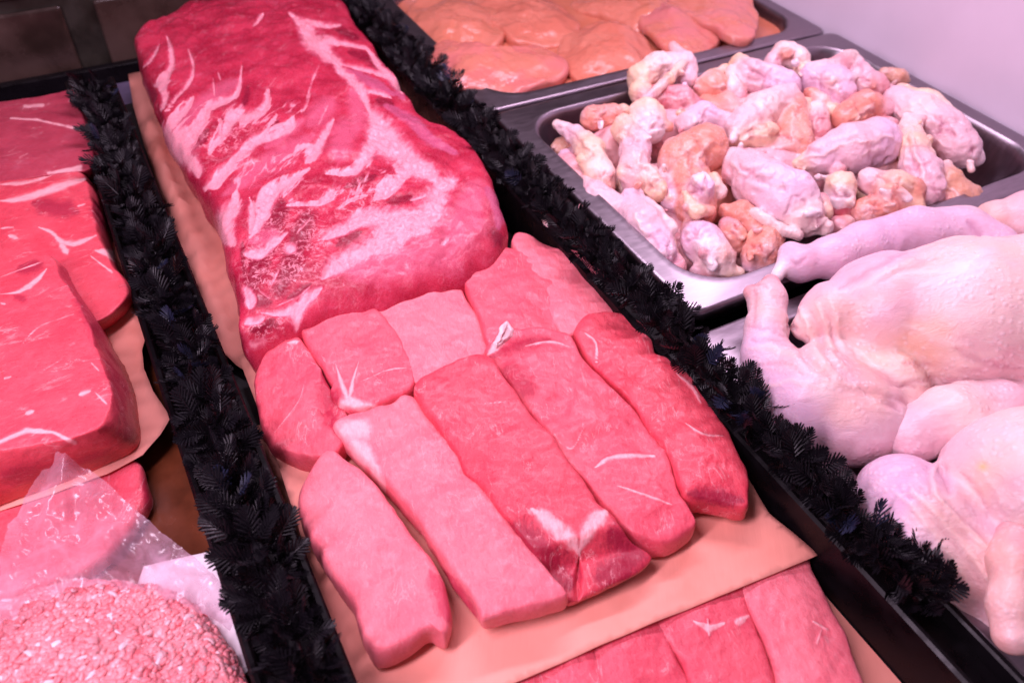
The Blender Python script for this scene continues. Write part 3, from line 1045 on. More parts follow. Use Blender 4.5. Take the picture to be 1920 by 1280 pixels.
chop([(510, 450), (540, 420), (620, 385), (702, 360), (742, 372), (802, 462), (872, 552), (952, 652), (1002, 732), (1062, 802), (1120, 862), (1192, 912), (1130, 972), (1070, 1006), (990, 1036), (940, 1040), (870, 960), (810, 880), (740, 800), (670, 710), (610, 620), (540, 520)], .0325, .022, 'chop_red',
     'red pork chop whose dark end is crossed by a white fat V', seed=27, rough=.0016, tilt=(0, .03),
     fat=[poly(B7, (12, 15, 8), (850, 785), (900, 820), (960, 870), (985, 915)), poly(B7, (13, 12, 8), (1062, 790), (1020, 830), (985, 905)), poly(B7, 1.8, (700, 485), (795, 474))],
     dark=[poly(B7, 42, (800, 830), (880, 920), (960, 1000)), poly(B7, 42, (1080, 850), (1130, 920), (1040, 980))],
     drop=lambda p: -.012 * sstep(0, 60, ((p[:, 0] - 440) * 1.524 * .25 + (p[:, 1] - 440) * 1.524 * .97) - 1075) - .004 * np.exp(-polydist(p, poly(B7, 5, (985, 900), (985, 1035))) ** 2))
chop([(284, 560), (330, 530), (440, 500), (488, 470), (532, 502), (602, 572), (662, 642), (702, 722), (762, 802), (832, 892), (902, 982), (960, 1046), (900, 1071), (800, 1096), (708, 1112), (690, 1080), (622, 990), (562, 900), (502, 812), (450, 748), (400, 700), (330, 622)], .0290, .022, 'chop_pale',
     'long pale pork chop with a white fat cap on its upper left corner', seed=26, rough=.0016,
     fat=[poly(B7, 17, (305, 562), (375, 556)), poly(B7, 15, (340, 590), (388, 660)), poly(B7, (10, 5), (388, 650), (432, 735))], dark=[poly(B7, 10, (600, 960), (690, 1090))])
kn = slab('fat_knob', B7([(748, 290), (760, 264), (780, 260), (798, 272), (796, 292), (772, 312), (740, 336)]), .045, .010, M['bone'], n=60, rings=12, seed=91, rough=.0018, rscale=120)
kn.parent = [x for x in bpy.data.objects if x.get('label', '').startswith('pork chop with a white fat knob')][0]

# ---- lower slices showing under the paper
LW = 'lower pork slices under the paper edge'
for pts, z0, mat, lab, sd, ft in [
    ([(930, 1230), (1085, 1150), (1120, 1240), (1150, 1400), (900, 1420)], .001, 'chop', 'lower pork slice at the left, mostly hidden by the paper', 41, None),
    ([(1070, 1180), (1215, 1090), (1240, 1180), (1262, 1232), (1300, 1300), (1330, 1400), (1120, 1400), (1098, 1260)], .0015, 'chop', 'lower pork slice second from the left under the paper edge', 42, None),
    ([(1210, 1130), (1375, 1040), (1402, 1140), (1432, 1220), (1452, 1290), (1470, 1400), (1330, 1400), (1272, 1250), (1228, 1190)], .001, 'chop', 'lower pork slice with a small white star of fat', 43, [[(1300, 1164, 1.5), (1330, 1178, 6), (1358, 1168, 2)], [(1327, 1160, 2), (1330, 1190, 3)], [(1385, 1165, 6), (1402, 1155, 3)]]),
    ([(1382, 1080), (1490, 1000), (1530, 1090), (1556, 1150), (1584, 1200), (1612, 1280), (1640, 1400), (1470, 1400), (1446, 1270), (1412, 1170)], .0015, 'chop_pale', 'lower pork slice at the right beside the black divider', 44, [[(1525, 1165, 2), (1550, 1180, 4)], [(1540, 1180, 2), (1532, 1205, 3)]]),
]:
    o = slab('pork_slice', pts, z0, .017, M[mat], dome=.001, seed=sd, rough=.0014, fat=ft, dark=[[(p[0] - 2, p[1], 7) for p in pts[4:7]]] if sd != 44 else None)
    tag(o, lab, 'pork slice', LW)

# ---- loin joints of the left bay
L1t = [(-170, 222), (0, 188), (90, 176), (145, 168), (156, 200), (172, 260), (180, 292), (164, 322), (80, 332), (0, 345), (-170, 380)]
L1b = [(-170, 230), (0, 204), (90, 196), (152, 188), (168, 214), (184, 280), (196, 330), (186, 356), (90, 372), (0, 385), (-170, 420)]
o = loft('loin_joint', L1t, .050, L1b, .004, M['loin_dark'], seed=31, pw=5,
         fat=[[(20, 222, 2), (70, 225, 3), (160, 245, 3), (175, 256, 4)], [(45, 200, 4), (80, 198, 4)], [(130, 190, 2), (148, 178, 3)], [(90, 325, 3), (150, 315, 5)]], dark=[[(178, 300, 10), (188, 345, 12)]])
tag(o, 'dull dark red loin joint farthest back, against the back ledge', 'meat')
L2t = [(-170, 352), (0, 338), (80, 330), (150, 322), (168, 350), (178, 390), (186, 428), (214, 490), (240, 562), (100, 640), (-170, 660)]
L2b = [(-170, 372), (0, 362), (85, 352), (164, 342), (192, 366), (206, 410), (216, 462), (232, 520), (252, 592), (110, 680), (-170, 700)]
A5 = cr(0, 150, 3.878)
o = loft('loin_joint', L2t, .052, L2b, .006, M['loin'], seed=32, pw=5,
         fat=[poly(A5, (4, 8), (0, 880), (120, 870), (300, 820), (480, 760), (620, 720)), poly(A5, (4, 4), (0, 760), (200, 745), (380, 690)), poly(A5, (3, 6), (280, 1070), (380, 1110), (440, 1170), (540, 1190), (700, 1130)), poly(A5, 6, (440, 1180), (490, 1260)),
              poly(A5, 3, (0, 1080), (100, 1070)), poly(A5, (3, 9), (690, 1240), (800, 1260), (900, 1290)), poly(A5, 3, (620, 900), (560, 920)), poly(A5, 4, (60, 1130), (130, 1150)), [(190, 470, 4), (215, 490, 3)], [(170, 480, 2), (210, 510, 3)]],
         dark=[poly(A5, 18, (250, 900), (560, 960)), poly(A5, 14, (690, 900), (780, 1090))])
tag(o, 'pink loin joint with bands of white fat, middle of the left row', 'meat')
L3t = [(-170, 540), (-60, 520), (0, 506), (50, 488), (95, 476), (128, 530), (158, 580), (188, 650), (206, 700), (214, 742), (196, 800), (134, 826), (60, 838), (0, 848), (-170, 880)]
L3b = [(-170, 600), (-60, 580), (0, 570), (60, 552), (140, 530), (176, 575), (204, 625), (234, 690), (250, 735), (262, 790), (258, 838), (190, 876), (90, 918), (0, 950), (-170, 1000)]
A6 = cr(0, 440, 3.765)
o = loft('loin_joint', L3t, .076, L3b, .022, M['loin'], seed=33, pw=5.5, dome=.003, rough=.0020,
         fat=[[(0, 828, 4), (50, 806, 5), (100, 810, 3), (140, 830, 4)], poly(A6, (1, 5, 3), (0, 420), (140, 400), (260, 320), (330, 240)), poly(A6, 2, (0, 300), (160, 240), (330, 180)), poly(A6, 2, (150, 780), (260, 660), (400, 600), (520, 560)), poly(A6, 2, (300, 960), (450, 870)),
              poly(A6, 5, (560, 1130), (640, 1100)), poly(A6, 3, (700, 960), (640, 900)), poly(A6, 4, (180, 1265), (240, 1240)), poly(A6, 3, (670, 1110), (760, 1200)), poly(A6, 3, (0, 1020), (80, 1000)), poly(A6, 3, (0, 480), (40, 490))],
         dark=[[(120, 505, 11), (160, 570, 17), (205, 660, 20), (235, 760, 22), (245, 820, 16)], [(20, 890, 20), (120, 880, 22), (220, 850, 16)], poly(A6, 12, (120, 260), (300, 200)), poly(A6, 9, (100, 430), (180, 460))])  # right and front faces carry shade painted as darker meat
tag(o, 'big squared pink loin block at the front of the left row', 'meat')
o = slab('loin_slice', [(-100, 960), (0, 940), (180, 880), (262, 872), (276, 905), (282, 940), (240, 1010), (160, 1080), (0, 1130), (-100, 1160)], .0005, .017, M['chop'], seed=34, dome=.001, dark=[[(272, 900, 10), (280, 950, 10)]])
tag(o, 'flat pork slice under the big loin block, half covered by plastic', 'meat')

# ---- mince mound
mo = [(-200, 1320), (-80, 1190), (0, 1140), (60, 1108), (130, 1090), (205, 1084), (270, 1094), (335, 1112), (390, 1150), (428, 1200), (452, 1250), (474, 1310), (480, 1420), (380, 1540), (100, 1600), (-150, 1560)]
o = slab('minced_meat', mo, .001, .040, M['mince'], dome=.012, r=.030, n=180, rings=60, seed=51, rough=.0020, rscale=60, zsil=.7)
root_m = tag(o, 'mound of pale pink mince speckled with white fat', 'mince')
me = o.data
vs = np.array([tuple(v.co) for v in me.vertices])
ns = np.array([tuple(v.normal) for v in me.vertices])
px = proj(vs)
ok = np.where((ns[:, 2] > .1) & (px[:, 1] < 1340) & (px[:, 0] > -60))[0]
g = np.random.default_rng(5)
V, Fc, PA, off = [], [], [], 0
# strands spread evenly over the visible top of the mound
tri = np.array([tuple(p.vertices) for p in me.polygons if len(p.vertices) == 4])
ar = np.linalg.norm(np.cross(vs[tri[:, 2]] - vs[tri[:, 0]], vs[tri[:, 3]] - vs[tri[:, 1]]), axis=1)
okm = np.zeros(len(vs), bool)
okm[ok] = True
ar = ar * okm[tri].all(1)
pick = g.choice(len(tri), 4200, p=ar / ar.sum())
for q_ in pick:
    i = tri[q_][0]
    bw_ = g.dirichlet((1, 1, 1, 1))
    base_p = (vs[tri[q_]] * bw_[:, None]).sum(0)
    nrm = ns[i]
    d = g.normal(size=3)
    d -= nrm * (d @ nrm)
    d /= np.linalg.norm(d)
    d = d + nrm * g.normal(0, .18)
    s = np.cross(d, nrm); s /= np.linalg.norm(s)
    u = np.cross(s, d)
    rr = g.uniform(.0013, .0024)
    fatty = g.random() < .055
    ln = g.uniform(.0018, .0056) * (1.25 if fatty else 1)
    c = base_p + nrm * g.uniform(-.0021, .0003)
    bend = g.normal(0, .25)
    for t, k in ((-1, .35), (-.75, .85), (-.25, 1.05), (.3, 1), (.75, .8), (1, .3)):
        cc = c + d * ln * t * .6 + s * bend * ln * (t * t - .5)
        for a in range(6):
            q = a * math.pi / 3
            V.append(cc + (s * math.cos(q) + u * math.sin(q) * .85) * rr * k)
    for k in range(5):
        for a in range(6):
            Fc.append((off + k * 6 + a, off + k * 6 + (a + 1) % 6, off + (k + 1) * 6 + (a + 1) % 6, off + (k + 1) * 6 + a))
    Fc.append(tuple(off + a for a in range(5, -1, -1)))
    Fc.append(tuple(off + 30 + a for a in range(6)))
    PA += [(g.uniform(.6, 1) if fatty else max(0, g.normal(.08, .14)))] * 36
    off += 36
st = link('mince_strands', np.array(V), Fc, M['mince'], parent=o, attrs=dict(pale=PA))
st['kind'] = 'stuff'
a_ = me.attributes.new('pale', 'FLOAT', 'POINT')

# white paper and clear film behind the mince
o = sheet('white_paper', [(270, 1062), (330, 1048), (396, 1034), (412, 1070), (436, 1120), (455, 1180), (470, 1250), (420, 1300), (330, 1200), (250, 1120)],
          zidw([(300, 1055, .026), (396, 1036, .027), (436, 1120, .026), (330, 1130, .022), (470, 1250, .018), (400, 1290, .010)]), M['paper_white'], 10, .0015, 61)
tag(o, 'crumpled white paper between the mince and the left divider', 'paper')
film_pts = [(108, 850), (134, 862), (166, 884), (196, 906), (240, 948), (290, 990), (330, 1020), (360, 1044), (400, 1078), (430, 1112), (446, 1150), (430, 1180), (380, 1150), (330, 1126), (270, 1106), (205, 1098), (140, 1106), (80, 1126), (40, 1150), (0, 1182), (-60, 1240), (-60, 1160), (0, 1130), (12, 1090), (10, 1010), (24, 960), (44, 922), (80, 886), (100, 866)]


def film_crease(p):
    q = np.c_[p / 60., np.zeros(len(p))]
    a = fbm(q, .8, 71, 2)
    b = fbm(q + 11, 1.0, 75, 2)
    ridg = (1 - np.abs(a) * 2.2) + .7 * (1 - np.abs(b) * 2.4)
    return .0026 * ridg + .0016 * (1 - np.abs(fbm(q + 3, 2.2, 79, 3)) * 2.4) + .007 * fbm(q, .45, 77, 2)


o = sheet('plastic_film', film_pts,
          zidw([(112, 852, .062), (44, 922, .050), (196, 906, .046), (360, 1044, .030), (430, 1112, .030), (446, 1150, .034), (330, 1120, .046), (205, 1094, .054), (80, 1122, .054), (0, 1180, .054), (-60, 1230, .05), (150, 1000, .036), (80, 1010, .042), (260, 1030, .030), (10, 1060, .045)], 2.5),
          M['film'], 4, .0004, 62, thick=0, crease=film_crease, nscale=40)
tag(o, 'crumpled clear plastic film pulled back from the mince', 'plastic film')

# ------------------------------------------------------------------ poultry: smooth-union solids
SKIN = (.77, .49, .54)
SKIN_L = (.74, .49, .62)
PALE = (.84, .61, .57)
YEL = (.83, .56, .38)
FLESH = (.72, .275, .20)
RED = (.56, .09, .12)
TAN = (.62, .31, .20)
WHITE = (.87, .73, .75)
PINK = (.73, .32, .35)


def surface_nets(Fv, org, h):
    nx, ny, nz = Fv.shape
    ins = Fv < 0
    c = [(0, 0, 0), (1, 0, 0), (0, 1, 0), (1, 1, 0), (0, 0, 1), (1, 0, 1), (0, 1, 1), (1, 1, 1)]
    sl = lambda a, b, k: (slice(a, nx - 1 + a), slice(b, ny - 1 + b), slice(k, nz - 1 + k))
    cnt = sum(ins[sl(*q)].astype(np.int8) for q in c)
    act = (cnt > 0) & (cnt < 8)
    idx = -np.ones(act.shape, np.int64)
    ii = np.argwhere(act)
    idx[act] = np.arange(len(ii))
    acc = np.zeros((len(ii), 3)); num = np.zeros(len(ii))
    val = [Fv[ii[:, 0] + q[0], ii[:, 1] + q[1], ii[:, 2] + q[2]] for q in c]
    for a in range(8):
        for b in range(a + 1, 8):
            if sum(abs(x - y) for x, y in zip(c[a], c[b])) != 1:
                continue
            m = (val[a] < 0) != (val[b] < 0)
            t = val[a] / np.where(m, val[a] - val[b], 1)
            pt = np.array(c[a]) + t[:, None] * (np.array(c[b]) - np.array(c[a]))
            acc[m] += pt[m]; num[m] += 1
    v = org + h * (ii + acc / num[:, None])
    faces = []
    for ax in range(3):
        d = [0, 0, 0]; d[ax] = 1
        A = ins[:nx - d[0], :ny - d[1], :nz - d[2]]
        B = ins[d[0]:, d[1]:, d[2]:]
        e = np.argwhere(A != B)
        u, w_ = [(1, 2), (2, 0), (0, 1)][ax]
        e = e[(e[:, u] > 0) & (e[:, w_] > 0) & (e[:, u] < Fv.shape[u] - 1) & (e[:, w_] < Fv.shape[w_] - 1)]
        du = np.zeros(3, int); du[u] = 1
        dw = np.zeros(3, int); dw[w_] = 1
        g_ = lambda q: idx[q[:, 0], q[:, 1], q[:, 2]]
        quad = np.stack([g_(e - du - dw), g_(e - dw), g_(e), g_(e - du)], -1)
        flip = ~A[e[:, 0], e[:, 1], e[:, 2]]
        quad[flip] = quad[flip][:, ::-1]
        faces.append(quad)
    fa = np.vstack(faces)
    return v, fa[(fa >= 0).all(1)]


def blob(name, chains, mat, vox=.0016, k=.006, noise=.0012, nscale=90, seed=0, wrinkle=0.0, folds=None, tints=None):
    """chains: lists of (px, py, z, radius_px, colour) joined by tapered capsules and blended into one skin"""
    prims = []
    for ch in chains:
        pts = [(P(a[0], a[1], a[2]), a[3] * float(pxsize(P(a[0], a[1], a[2]))), a[4]) for a in ch]
        if len(pts) == 1:
            prims.append((pts[0], pts[0]))
        prims += list(zip(pts[:-1], pts[1:]))
    cs = np.array([q[0] for p in prims for q in p]); rr = np.array([q[1] for p in prims for q in p])
    pad = k + 3 * vox + noise * 3
    lo = (cs - rr[:, None]).min(0) - pad
    hi = (cs + rr[:, None]).max(0) + pad
    n = np.ceil((hi - lo) / vox).astype(int) + 1
    gx = np.stack(np.meshgrid(*[lo[i] + vox * np.arange(n[i]) for i in range(3)], indexing='ij'), -1)

    def dist(p, pr):
        (a, ra, ca), (b, rb, cb) = pr
        d = b - a
        L2 = d @ d
        t = np.clip(((p - a) @ d) / L2, 0, 1) if L2 > 1e-12 else np.zeros(p.shape[:-1])
        return np.linalg.norm(p - a - t[..., None] * d, axis=-1) - (ra + (rb - ra) * t), t
    Fv = None
    for pr in prims:
        d, _ = dist(gx, pr)
        if Fv is None:
            Fv = d
        else:
            hh = np.clip(.5 + .5 * (d - Fv) / k, 0, 1)
            Fv = d * (1 - hh) + Fv * hh - k * hh * (1 - hh)
    near = np.abs(Fv) < .02
    Fn = np.zeros_like(Fv)
    q = gx[near]
    Fn[near] = noise * fbm(q, nscale, seed, 3) + noise * 1.6 * fbm(q, nscale * .35, seed + 4, 2)
    if wrinkle:
        a = fbm(q * np.array([1, .45, 1]), nscale * .8, seed + 8, 2)
        Fn[near] += wrinkle * (np.abs(a) * 2 - .5)
    Fv = Fv + Fn
    v, f = surface_nets(Fv, lo, vox)
    W = np.zeros(len(v)); C = np.zeros((len(v), 3))
    for pr in prims:
        d, t = dist(v, pr)
        wt = np.exp(-np.clip(d, -.01, .2) / .0022)
        cc = np.array(pr[0][2]) * (1 - t[:, None]) + np.array(pr[1][2]) * t[:, None]
        C += wt[:, None] * cc; W += wt
    C /= W[:, None]
    # blotches of fat, flesh and bruising in the skin, plus a painted highlight
    for x, y, r_, tc, k_ in tints or []:
        d2 = ((proj(v) - np.array([x, y])) ** 2).sum(1) / r_ ** 2
        g_ = np.clip(np.exp(-d2) * (1 + .9 * fbm(v, 45, seed + 77, 4)), 0, 1)[:, None] * k_
        C = C + (np.array(tc) - C) * g_
    if folds:
        # ridges (+) and creases (-) of the skin, pushed along the surface normal
        fn = np.zeros_like(v)
        nq = np.cross(v[f[:, 2]] - v[f[:, 0]], v[f[:, 3]] - v[f[:, 1]])
        for k in range(4):
            np.add.at(fn, f[:, k], nq)
        fn /= np.linalg.norm(fn, axis=1)[:, None] + 1e-12
        up = sstep(0, .25, fn[:, 2])
        uv = proj(v)
        uv = uv + 5 * np.c_[fbm(v, 90, seed + 60, 2), fbm(v, 90, seed + 61, 2)]
        for amp, ln in folds:
            amp *= .55
            g_ = np.exp(-polydist(uv, ln) ** 2) * up
            v = v + fn * (amp * g_)[:, None]
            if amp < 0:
                C = C * (1 - .30 * g_[:, None] * np.array([.5, 1, .8]))  # creases also darkened: shade painted into the skin colour
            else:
                C = C + (np.array(PALE) - C) * (.45 * g_[:, None])  # ridges paled in the colour, as if catching light
    return link(name, v, f, mat, cols=C)


# ---- cut wings and joints heaped in the middle pan (coordinates from an enlarged crop)
K4 = 1.92


def wp(x, y, z, r, c):
    return (920 + x / K4, 40 + y / K4, z, r / K4, c)


WG = 'chicken wing pieces heaped in the middle pan'
wings = [
    # (label, chains)
    ('ragged wing joint piled on the far left rim of the pan', [[wp(545, 205, .060, 42, YEL), wp(600, 170, .066, 44, PALE), wp(690, 160, .066, 42, SKIN_L)], [wp(655, 90, .076, 14, PINK), wp(690, 130, .070, 26, SKIN)], [wp(540, 260, .052, 38, YEL), wp(570, 290, .05, 30, PINK)], [wp(560, 280, .062, 14, SKIN), wp(640, 210, .072, 15, YEL), wp(710, 130, .078, 12, PALE)], [wp(700, 205, .058, 36, SKIN_L)]]),
    ('raw red lump of wing flesh behind the orange drumette', [[wp(600, 280, .050, 40, RED), wp(690, 290, .052, 48, PINK), wp(740, 310, .048, 30, RED)]]),
    ('orange skinless joint with yellow fat tips near the far rim', [[wp(800, 240, .054, 52, FLESH), wp(850, 260, .05, 42, FLESH)], [wp(790, 200, .062, 20, YEL), wp(845, 175, .062, 18, YEL)]]),
    ('bony wing drumette at the pan\'s left end with its tip raised', [[wp(240, 372, .048, 16, PALE), wp(300, 410, .048, 28, SKIN), wp(360, 470, .045, 42, YEL), wp(400, 560, .038, 44, PALE), wp(410, 600, .034, 30, FLESH)], [wp(330, 500, .048, 18, YEL), wp(380, 590, .04, 18, FLESH)]]),
    ('orange lump of flesh behind the bony left drumette', [[wp(370, 350, .045, 40, FLESH), wp(430, 345, .045, 40, FLESH)], [wp(355, 325, .052, 12, SKIN), wp(480, 325, .05, 18, YEL)]]),
    ('small round piece wedged against the pan\'s left wall', [[wp(252, 455, .025, 30, TAN), wp(290, 460, .022, 28, FLESH)]]),
    ('long wing with a yellow fat bulge, left of the orange drumette', [[wp(560, 340, .060, 52, YEL), wp(575, 390, .058, 44, WHITE)], [wp(480, 385, .056, 36, YEL), wp(530, 440, .054, 42, SKIN)], [wp(520, 470, .050, 46, SKIN_L), wp(520, 560, .046, 46, SKIN)], [wp(560, 560, .05, 40, PALE), wp(600, 610, .046, 32, YEL)], [wp(600, 340, .064, 14, FLESH), wp(640, 380, .058, 18, FLESH)], [wp(585, 305, .066, 16, YEL), wp(540, 320, .064, 16, YEL)]]),
    ('broad pink flap of wing skin hanging at the front left corner', [[wp(510, 650, .036, 42, SKIN_L), wp(545, 740, .034, 66, SKIN), wp(600, 850, .026, 60, SKIN_L)], [wp(530, 615, .044, 13, SKIN), wp(600, 690, .046, 16, PALE), wp(655, 745, .040, 17, PALE)], [wp(640, 800, .028, 24, YEL), wp(660, 890, .020, 36, PINK)], [wp(500, 700, .044, 9, SKIN), wp(520, 800, .04, 9, SKIN_L), wp(560, 880, .034, 8, SKIN_L)]]),
    ('smooth pale wing lying along the pan\'s left wall', [[wp(275, 540, .022, 52, PINK), wp(360, 650, .024, 66, SKIN), wp(440, 690, .026, 56, SKIN)], [wp(270, 505, .026, 34, SKIN_L), wp(300, 520, .024, 30, SKIN_L)]]),
    ('plump orange drumette with a white knuckle at its lower end', [[wp(690, 500, .054, 70, FLESH), wp(770, 460, .060, 72, FLESH)], [wp(720, 560, .05, 56, FLESH), wp(740, 670, .040, 62, FLESH)], [wp(750, 590, .062, 36, WHITE), wp(760, 610, .060, 36, SKIN_L)], [wp(800, 560, .06, 14, YEL), wp(825, 620, .05, 22, PALE)], [wp(700, 620, .06, 14, YEL), wp(740, 690, .052, 20, YEL), wp(790, 680, .05, 18, FLESH)], [wp(620, 560, .044, 24, SKIN), wp(655, 650, .036, 38, SKIN_L)]]),
    ('large bumpy wing flat in the middle of the heap', [[wp(880, 500, .055, 40, SKIN), wp(960, 580, .056, 74, SKIN), wp(1070, 640, .054, 84, SKIN_L), wp(1120, 700, .048, 66, PALE)], [wp(1150, 720, .046, 40, PALE), wp(1200, 740, .044, 28, PALE)], [wp(1190, 640, .05, 18, PINK), wp(1205, 690, .048, 22, YEL)], [wp(860, 480, .06, 16, PALE), wp(865, 560, .05, 26, PINK)], [wp(950, 690, .05, 15, PALE), wp(1040, 750, .046, 16, PALE), wp(1110, 770, .044, 18, PALE)]]),
    ('small drumette with a split bone end by the front rim', [[wp(730, 740, .028, 40, FLESH), wp(760, 790, .032, 58, SKIN_L), wp(810, 860, .028, 52, PALE)], [wp(850, 900, .022, 22, YEL), wp(890, 905, .02, 16, YEL)], [wp(780, 910, .02, 22, PINK), wp(740, 900, .018, 20, SKIN)], [wp(760, 780, .044, 22, WHITE), wp(800, 880, .036, 16, WHITE)]]),
    ('curved orange strip of flesh under the bumpy flat', [[wp(840, 680, .040, 22, FLESH), wp(900, 690, .042, 32, FLESH), wp(960, 740, .038, 32, FLESH)]]),
    ('orange lump tucked below the curved strip', [[wp(860, 740, .030, 36, PINK), wp(880, 790, .028, 40, FLESH), wp(915, 815, .024, 24, YEL)]]),
    ('round orange joint capped with pale skin by the front rim', [[wp(990, 800, .030, 58, FLESH), wp(970, 840, .026, 54, FLESH)], [wp(950, 880, .018, 34, SKIN_L), wp(990, 890, .016, 30, SKIN)], [wp(945, 770, .036, 16, YEL), wp(1000, 760, .038, 20, FLESH)]]),
    ('smooth lavender lobe of wing behind the orange drumette', [[wp(710, 370, .054, 38, SKIN), wp(770, 345, .060, 40, SKIN_L), wp(840, 370, .056, 38, SKIN)]]),
    ('large wing with orange flesh at its cut end, centre back', [[wp(890, 390, .060, 48, SKIN), wp(970, 330, .066, 58, PALE), wp(1060, 275, .068, 44, SKIN)], [wp(900, 420, .056, 38, YEL), wp(990, 410, .06, 38, YEL)], [wp(1090, 300, .066, 34, FLESH), wp(1080, 380, .056, 50, FLESH), wp(1090, 450, .048, 56, FLESH), wp(1010, 470, .044, 42, PINK)], [wp(1140, 290, .064, 12, YEL), wp(1130, 400, .056, 14, WHITE)]]),
    ('wing with a pale hooked end in the back row', [[wp(890, 150, .070, 26, YEL), wp(940, 200, .068, 50, SKIN), wp(1050, 240, .062, 52, SKIN_L)], [wp(870, 180, .07, 16, PALE), wp(872, 240, .062, 18, WHITE)], [wp(900, 240, .06, 18, FLESH), wp(900, 270, .056, 20, PINK)]]),
    ('wing joint with a round orange cut at the far rim', [[wp(1020, 150, .066, 30, SKIN), wp(1060, 115, .072, 34, PALE), wp(1110, 140, .070, 36, PALE)], [wp(1065, 118, .080, 18, FLESH)], [wp(1095, 150, .078, 12, WHITE)], [wp(1120, 180, .066, 24, YEL), wp(1150, 170, .066, 24, PALE)]]),
    ('folded lavender wing in the back right of the heap', [[wp(1160, 210, .062, 46, SKIN_L), wp(1230, 230, .062, 56, SKIN_L), wp(1250, 260, .058, 50, SKIN_L)], [wp(1180, 170, .074, 20, PALE), wp(1250, 160, .076, 26, PINK), wp(1300, 125, .078, 24, PALE)], [wp(1320, 150, .072, 22, SKIN), wp(1340, 220, .064, 40, SKIN), wp(1390, 240, .06, 36, PINK)], [wp(1190, 195, .074, 9, SKIN), wp(1230, 215, .076, 9, PALE), wp(1300, 205, .074, 9, PALE)]]),
    ('small tan scrap against the pan\'s right wall', [[wp(1420, 190, .050, 22, TAN), wp(1470, 205, .048, 26, TAN), wp(1495, 215, .045, 14, YEL)]]),
    ('orange skinless piece beside the warty wing', [[wp(1280, 345, .054, 44, FLESH), wp(1350, 310, .056, 48, FLESH), wp(1400, 320, .052, 42, PINK)], [wp(1430, 380, .048, 30, PINK)]]),
    ('dark cut joint with yellow fat between the two big wings', [[wp(1170, 330, .056, 36, PALE), wp(1180, 390, .05, 36, PINK)], [wp(1150, 260, .064, 22, FLESH), wp(1190, 290, .06, 26, PALE)], [wp(1225, 320, .056, 22, YEL), wp(1245, 310, .056, 14, YEL)]]),
    ('pointed lavender wing flat right of the centre', [[wp(1110, 515, .046, 24, YEL), wp(1190, 490, .052, 46, SKIN_L), wp(1290, 460, .056, 72, SKIN_L), wp(1390, 440, .054, 70, SKIN_L), wp(1450, 420, .05, 34, SKIN)], [wp(1290, 390, .066, 16, SKIN), wp(1400, 370, .064, 18, PALE)], [wp(1180, 560, .05, 12, WHITE), wp(1230, 570, .046, 14, WHITE)], [wp(1250, 545, .046, 26, PINK)]]),
    ('warty wing with a ragged end lying against the right wall', [[wp(1460, 285, .060, 40, SKIN), wp(1540, 330, .060, 58, PALE), wp(1630, 390, .056, 60, SKIN), wp(1690, 460, .048, 56, SKIN)], [wp(1480, 250, .066, 18, YEL), wp(1580, 275, .066, 20, YEL), wp(1660, 340, .062, 18, YEL), wp(1715, 400, .056, 18, PINK)], [wp(1720, 480, .046, 40, WHITE), wp(1745, 490, .044, 24, WHITE)]]),
    ('drumette with a tan skinless thigh at the right end of the pan', [[wp(1510, 375, .062, 32, PALE), wp(1525, 460, .058, 44, YEL), wp(1550, 540, .052, 58, SKIN), wp(1560, 600, .046, 62, SKIN)], [wp(1640, 600, .036, 62, TAN), wp(1690, 640, .03, 56, TAN), wp(1600, 660, .03, 40, FLESH)], [wp(1610, 545, .052, 14, SKIN), wp(1640, 520, .05, 18, PALE)], [wp(1495, 345, .066, 14, WHITE), wp(1550, 360, .064, 16, PINK)]]),
    ('orange and white joint above the long chicken leg', [[wp(1370, 580, .050, 42, SKIN), wp(1450, 600, .052, 52, YEL), wp(1500, 620, .048, 50, FLESH)], [wp(1350, 690, .036, 46, FLESH), wp(1430, 660, .044, 50, FLESH), wp(1500, 680, .038, 48, YEL)], [wp(1340, 550, .056, 16, PALE)], [wp(1460, 600, .066, 12, FLESH), wp(1500, 640, .06, 14, WHITE)]]),
    ('round pale knuckle of gristle in a gap of the heap', [[wp(1262, 595, .052, 44, YEL), wp(1258, 640, .044, 44, WHITE)]]),
    ('dark red scrap in the gap beneath the gristle knuckle', [[wp(1255, 685, .034, 30, RED), wp(1290, 690, .032, 28, RED)]]),
    ('small pink scrap behind the long chicken leg', [[wp(1250, 740, .030, 32, PINK), wp(1280, 730, .03, 26, FLESH)]]),
]
wr = np.random.default_rng(17)


def fleshy(chs):
    """thicken a piece and stud it with flaps of skin, fat and torn flesh"""
    out = [[(a[0], a[1], a[2], a[3] * 1.24, a[4]) for a in ch] for ch in chs]
    big = [a for ch in out for a in ch if a[3] > 15]
    for _ in range(2 + int(.7 * len(big))):
        a = big[wr.integers(len(big))]
        th = wr.uniform(0, 6.283)
        rr = a[3] * wr.uniform(.45, .95)
        x, y = a[0] + rr * math.cos(th), a[1] + rr * math.sin(th) * .85
        mm = a[3] * .00058
        z = a[2] + mm * math.sqrt(max(0, 1 - (rr / a[3]) ** 2)) * .72
        colr = [YEL, PALE, WHITE, a[4], PINK, a[4], FLESH][wr.integers(7)]
        L = a[3] * wr.uniform(.15, .5)
        t2 = wr.uniform(0, 6.283)
        r1 = max(2.6, a[3] * wr.uniform(.10, .26))
        out.append([(x, y, z, r1, colr), (x + L * math.cos(t2), y + L * math.sin(t2), z - wr.uniform(.002, .008), r1 * wr.uniform(.5, 1.1), colr)])
    return out


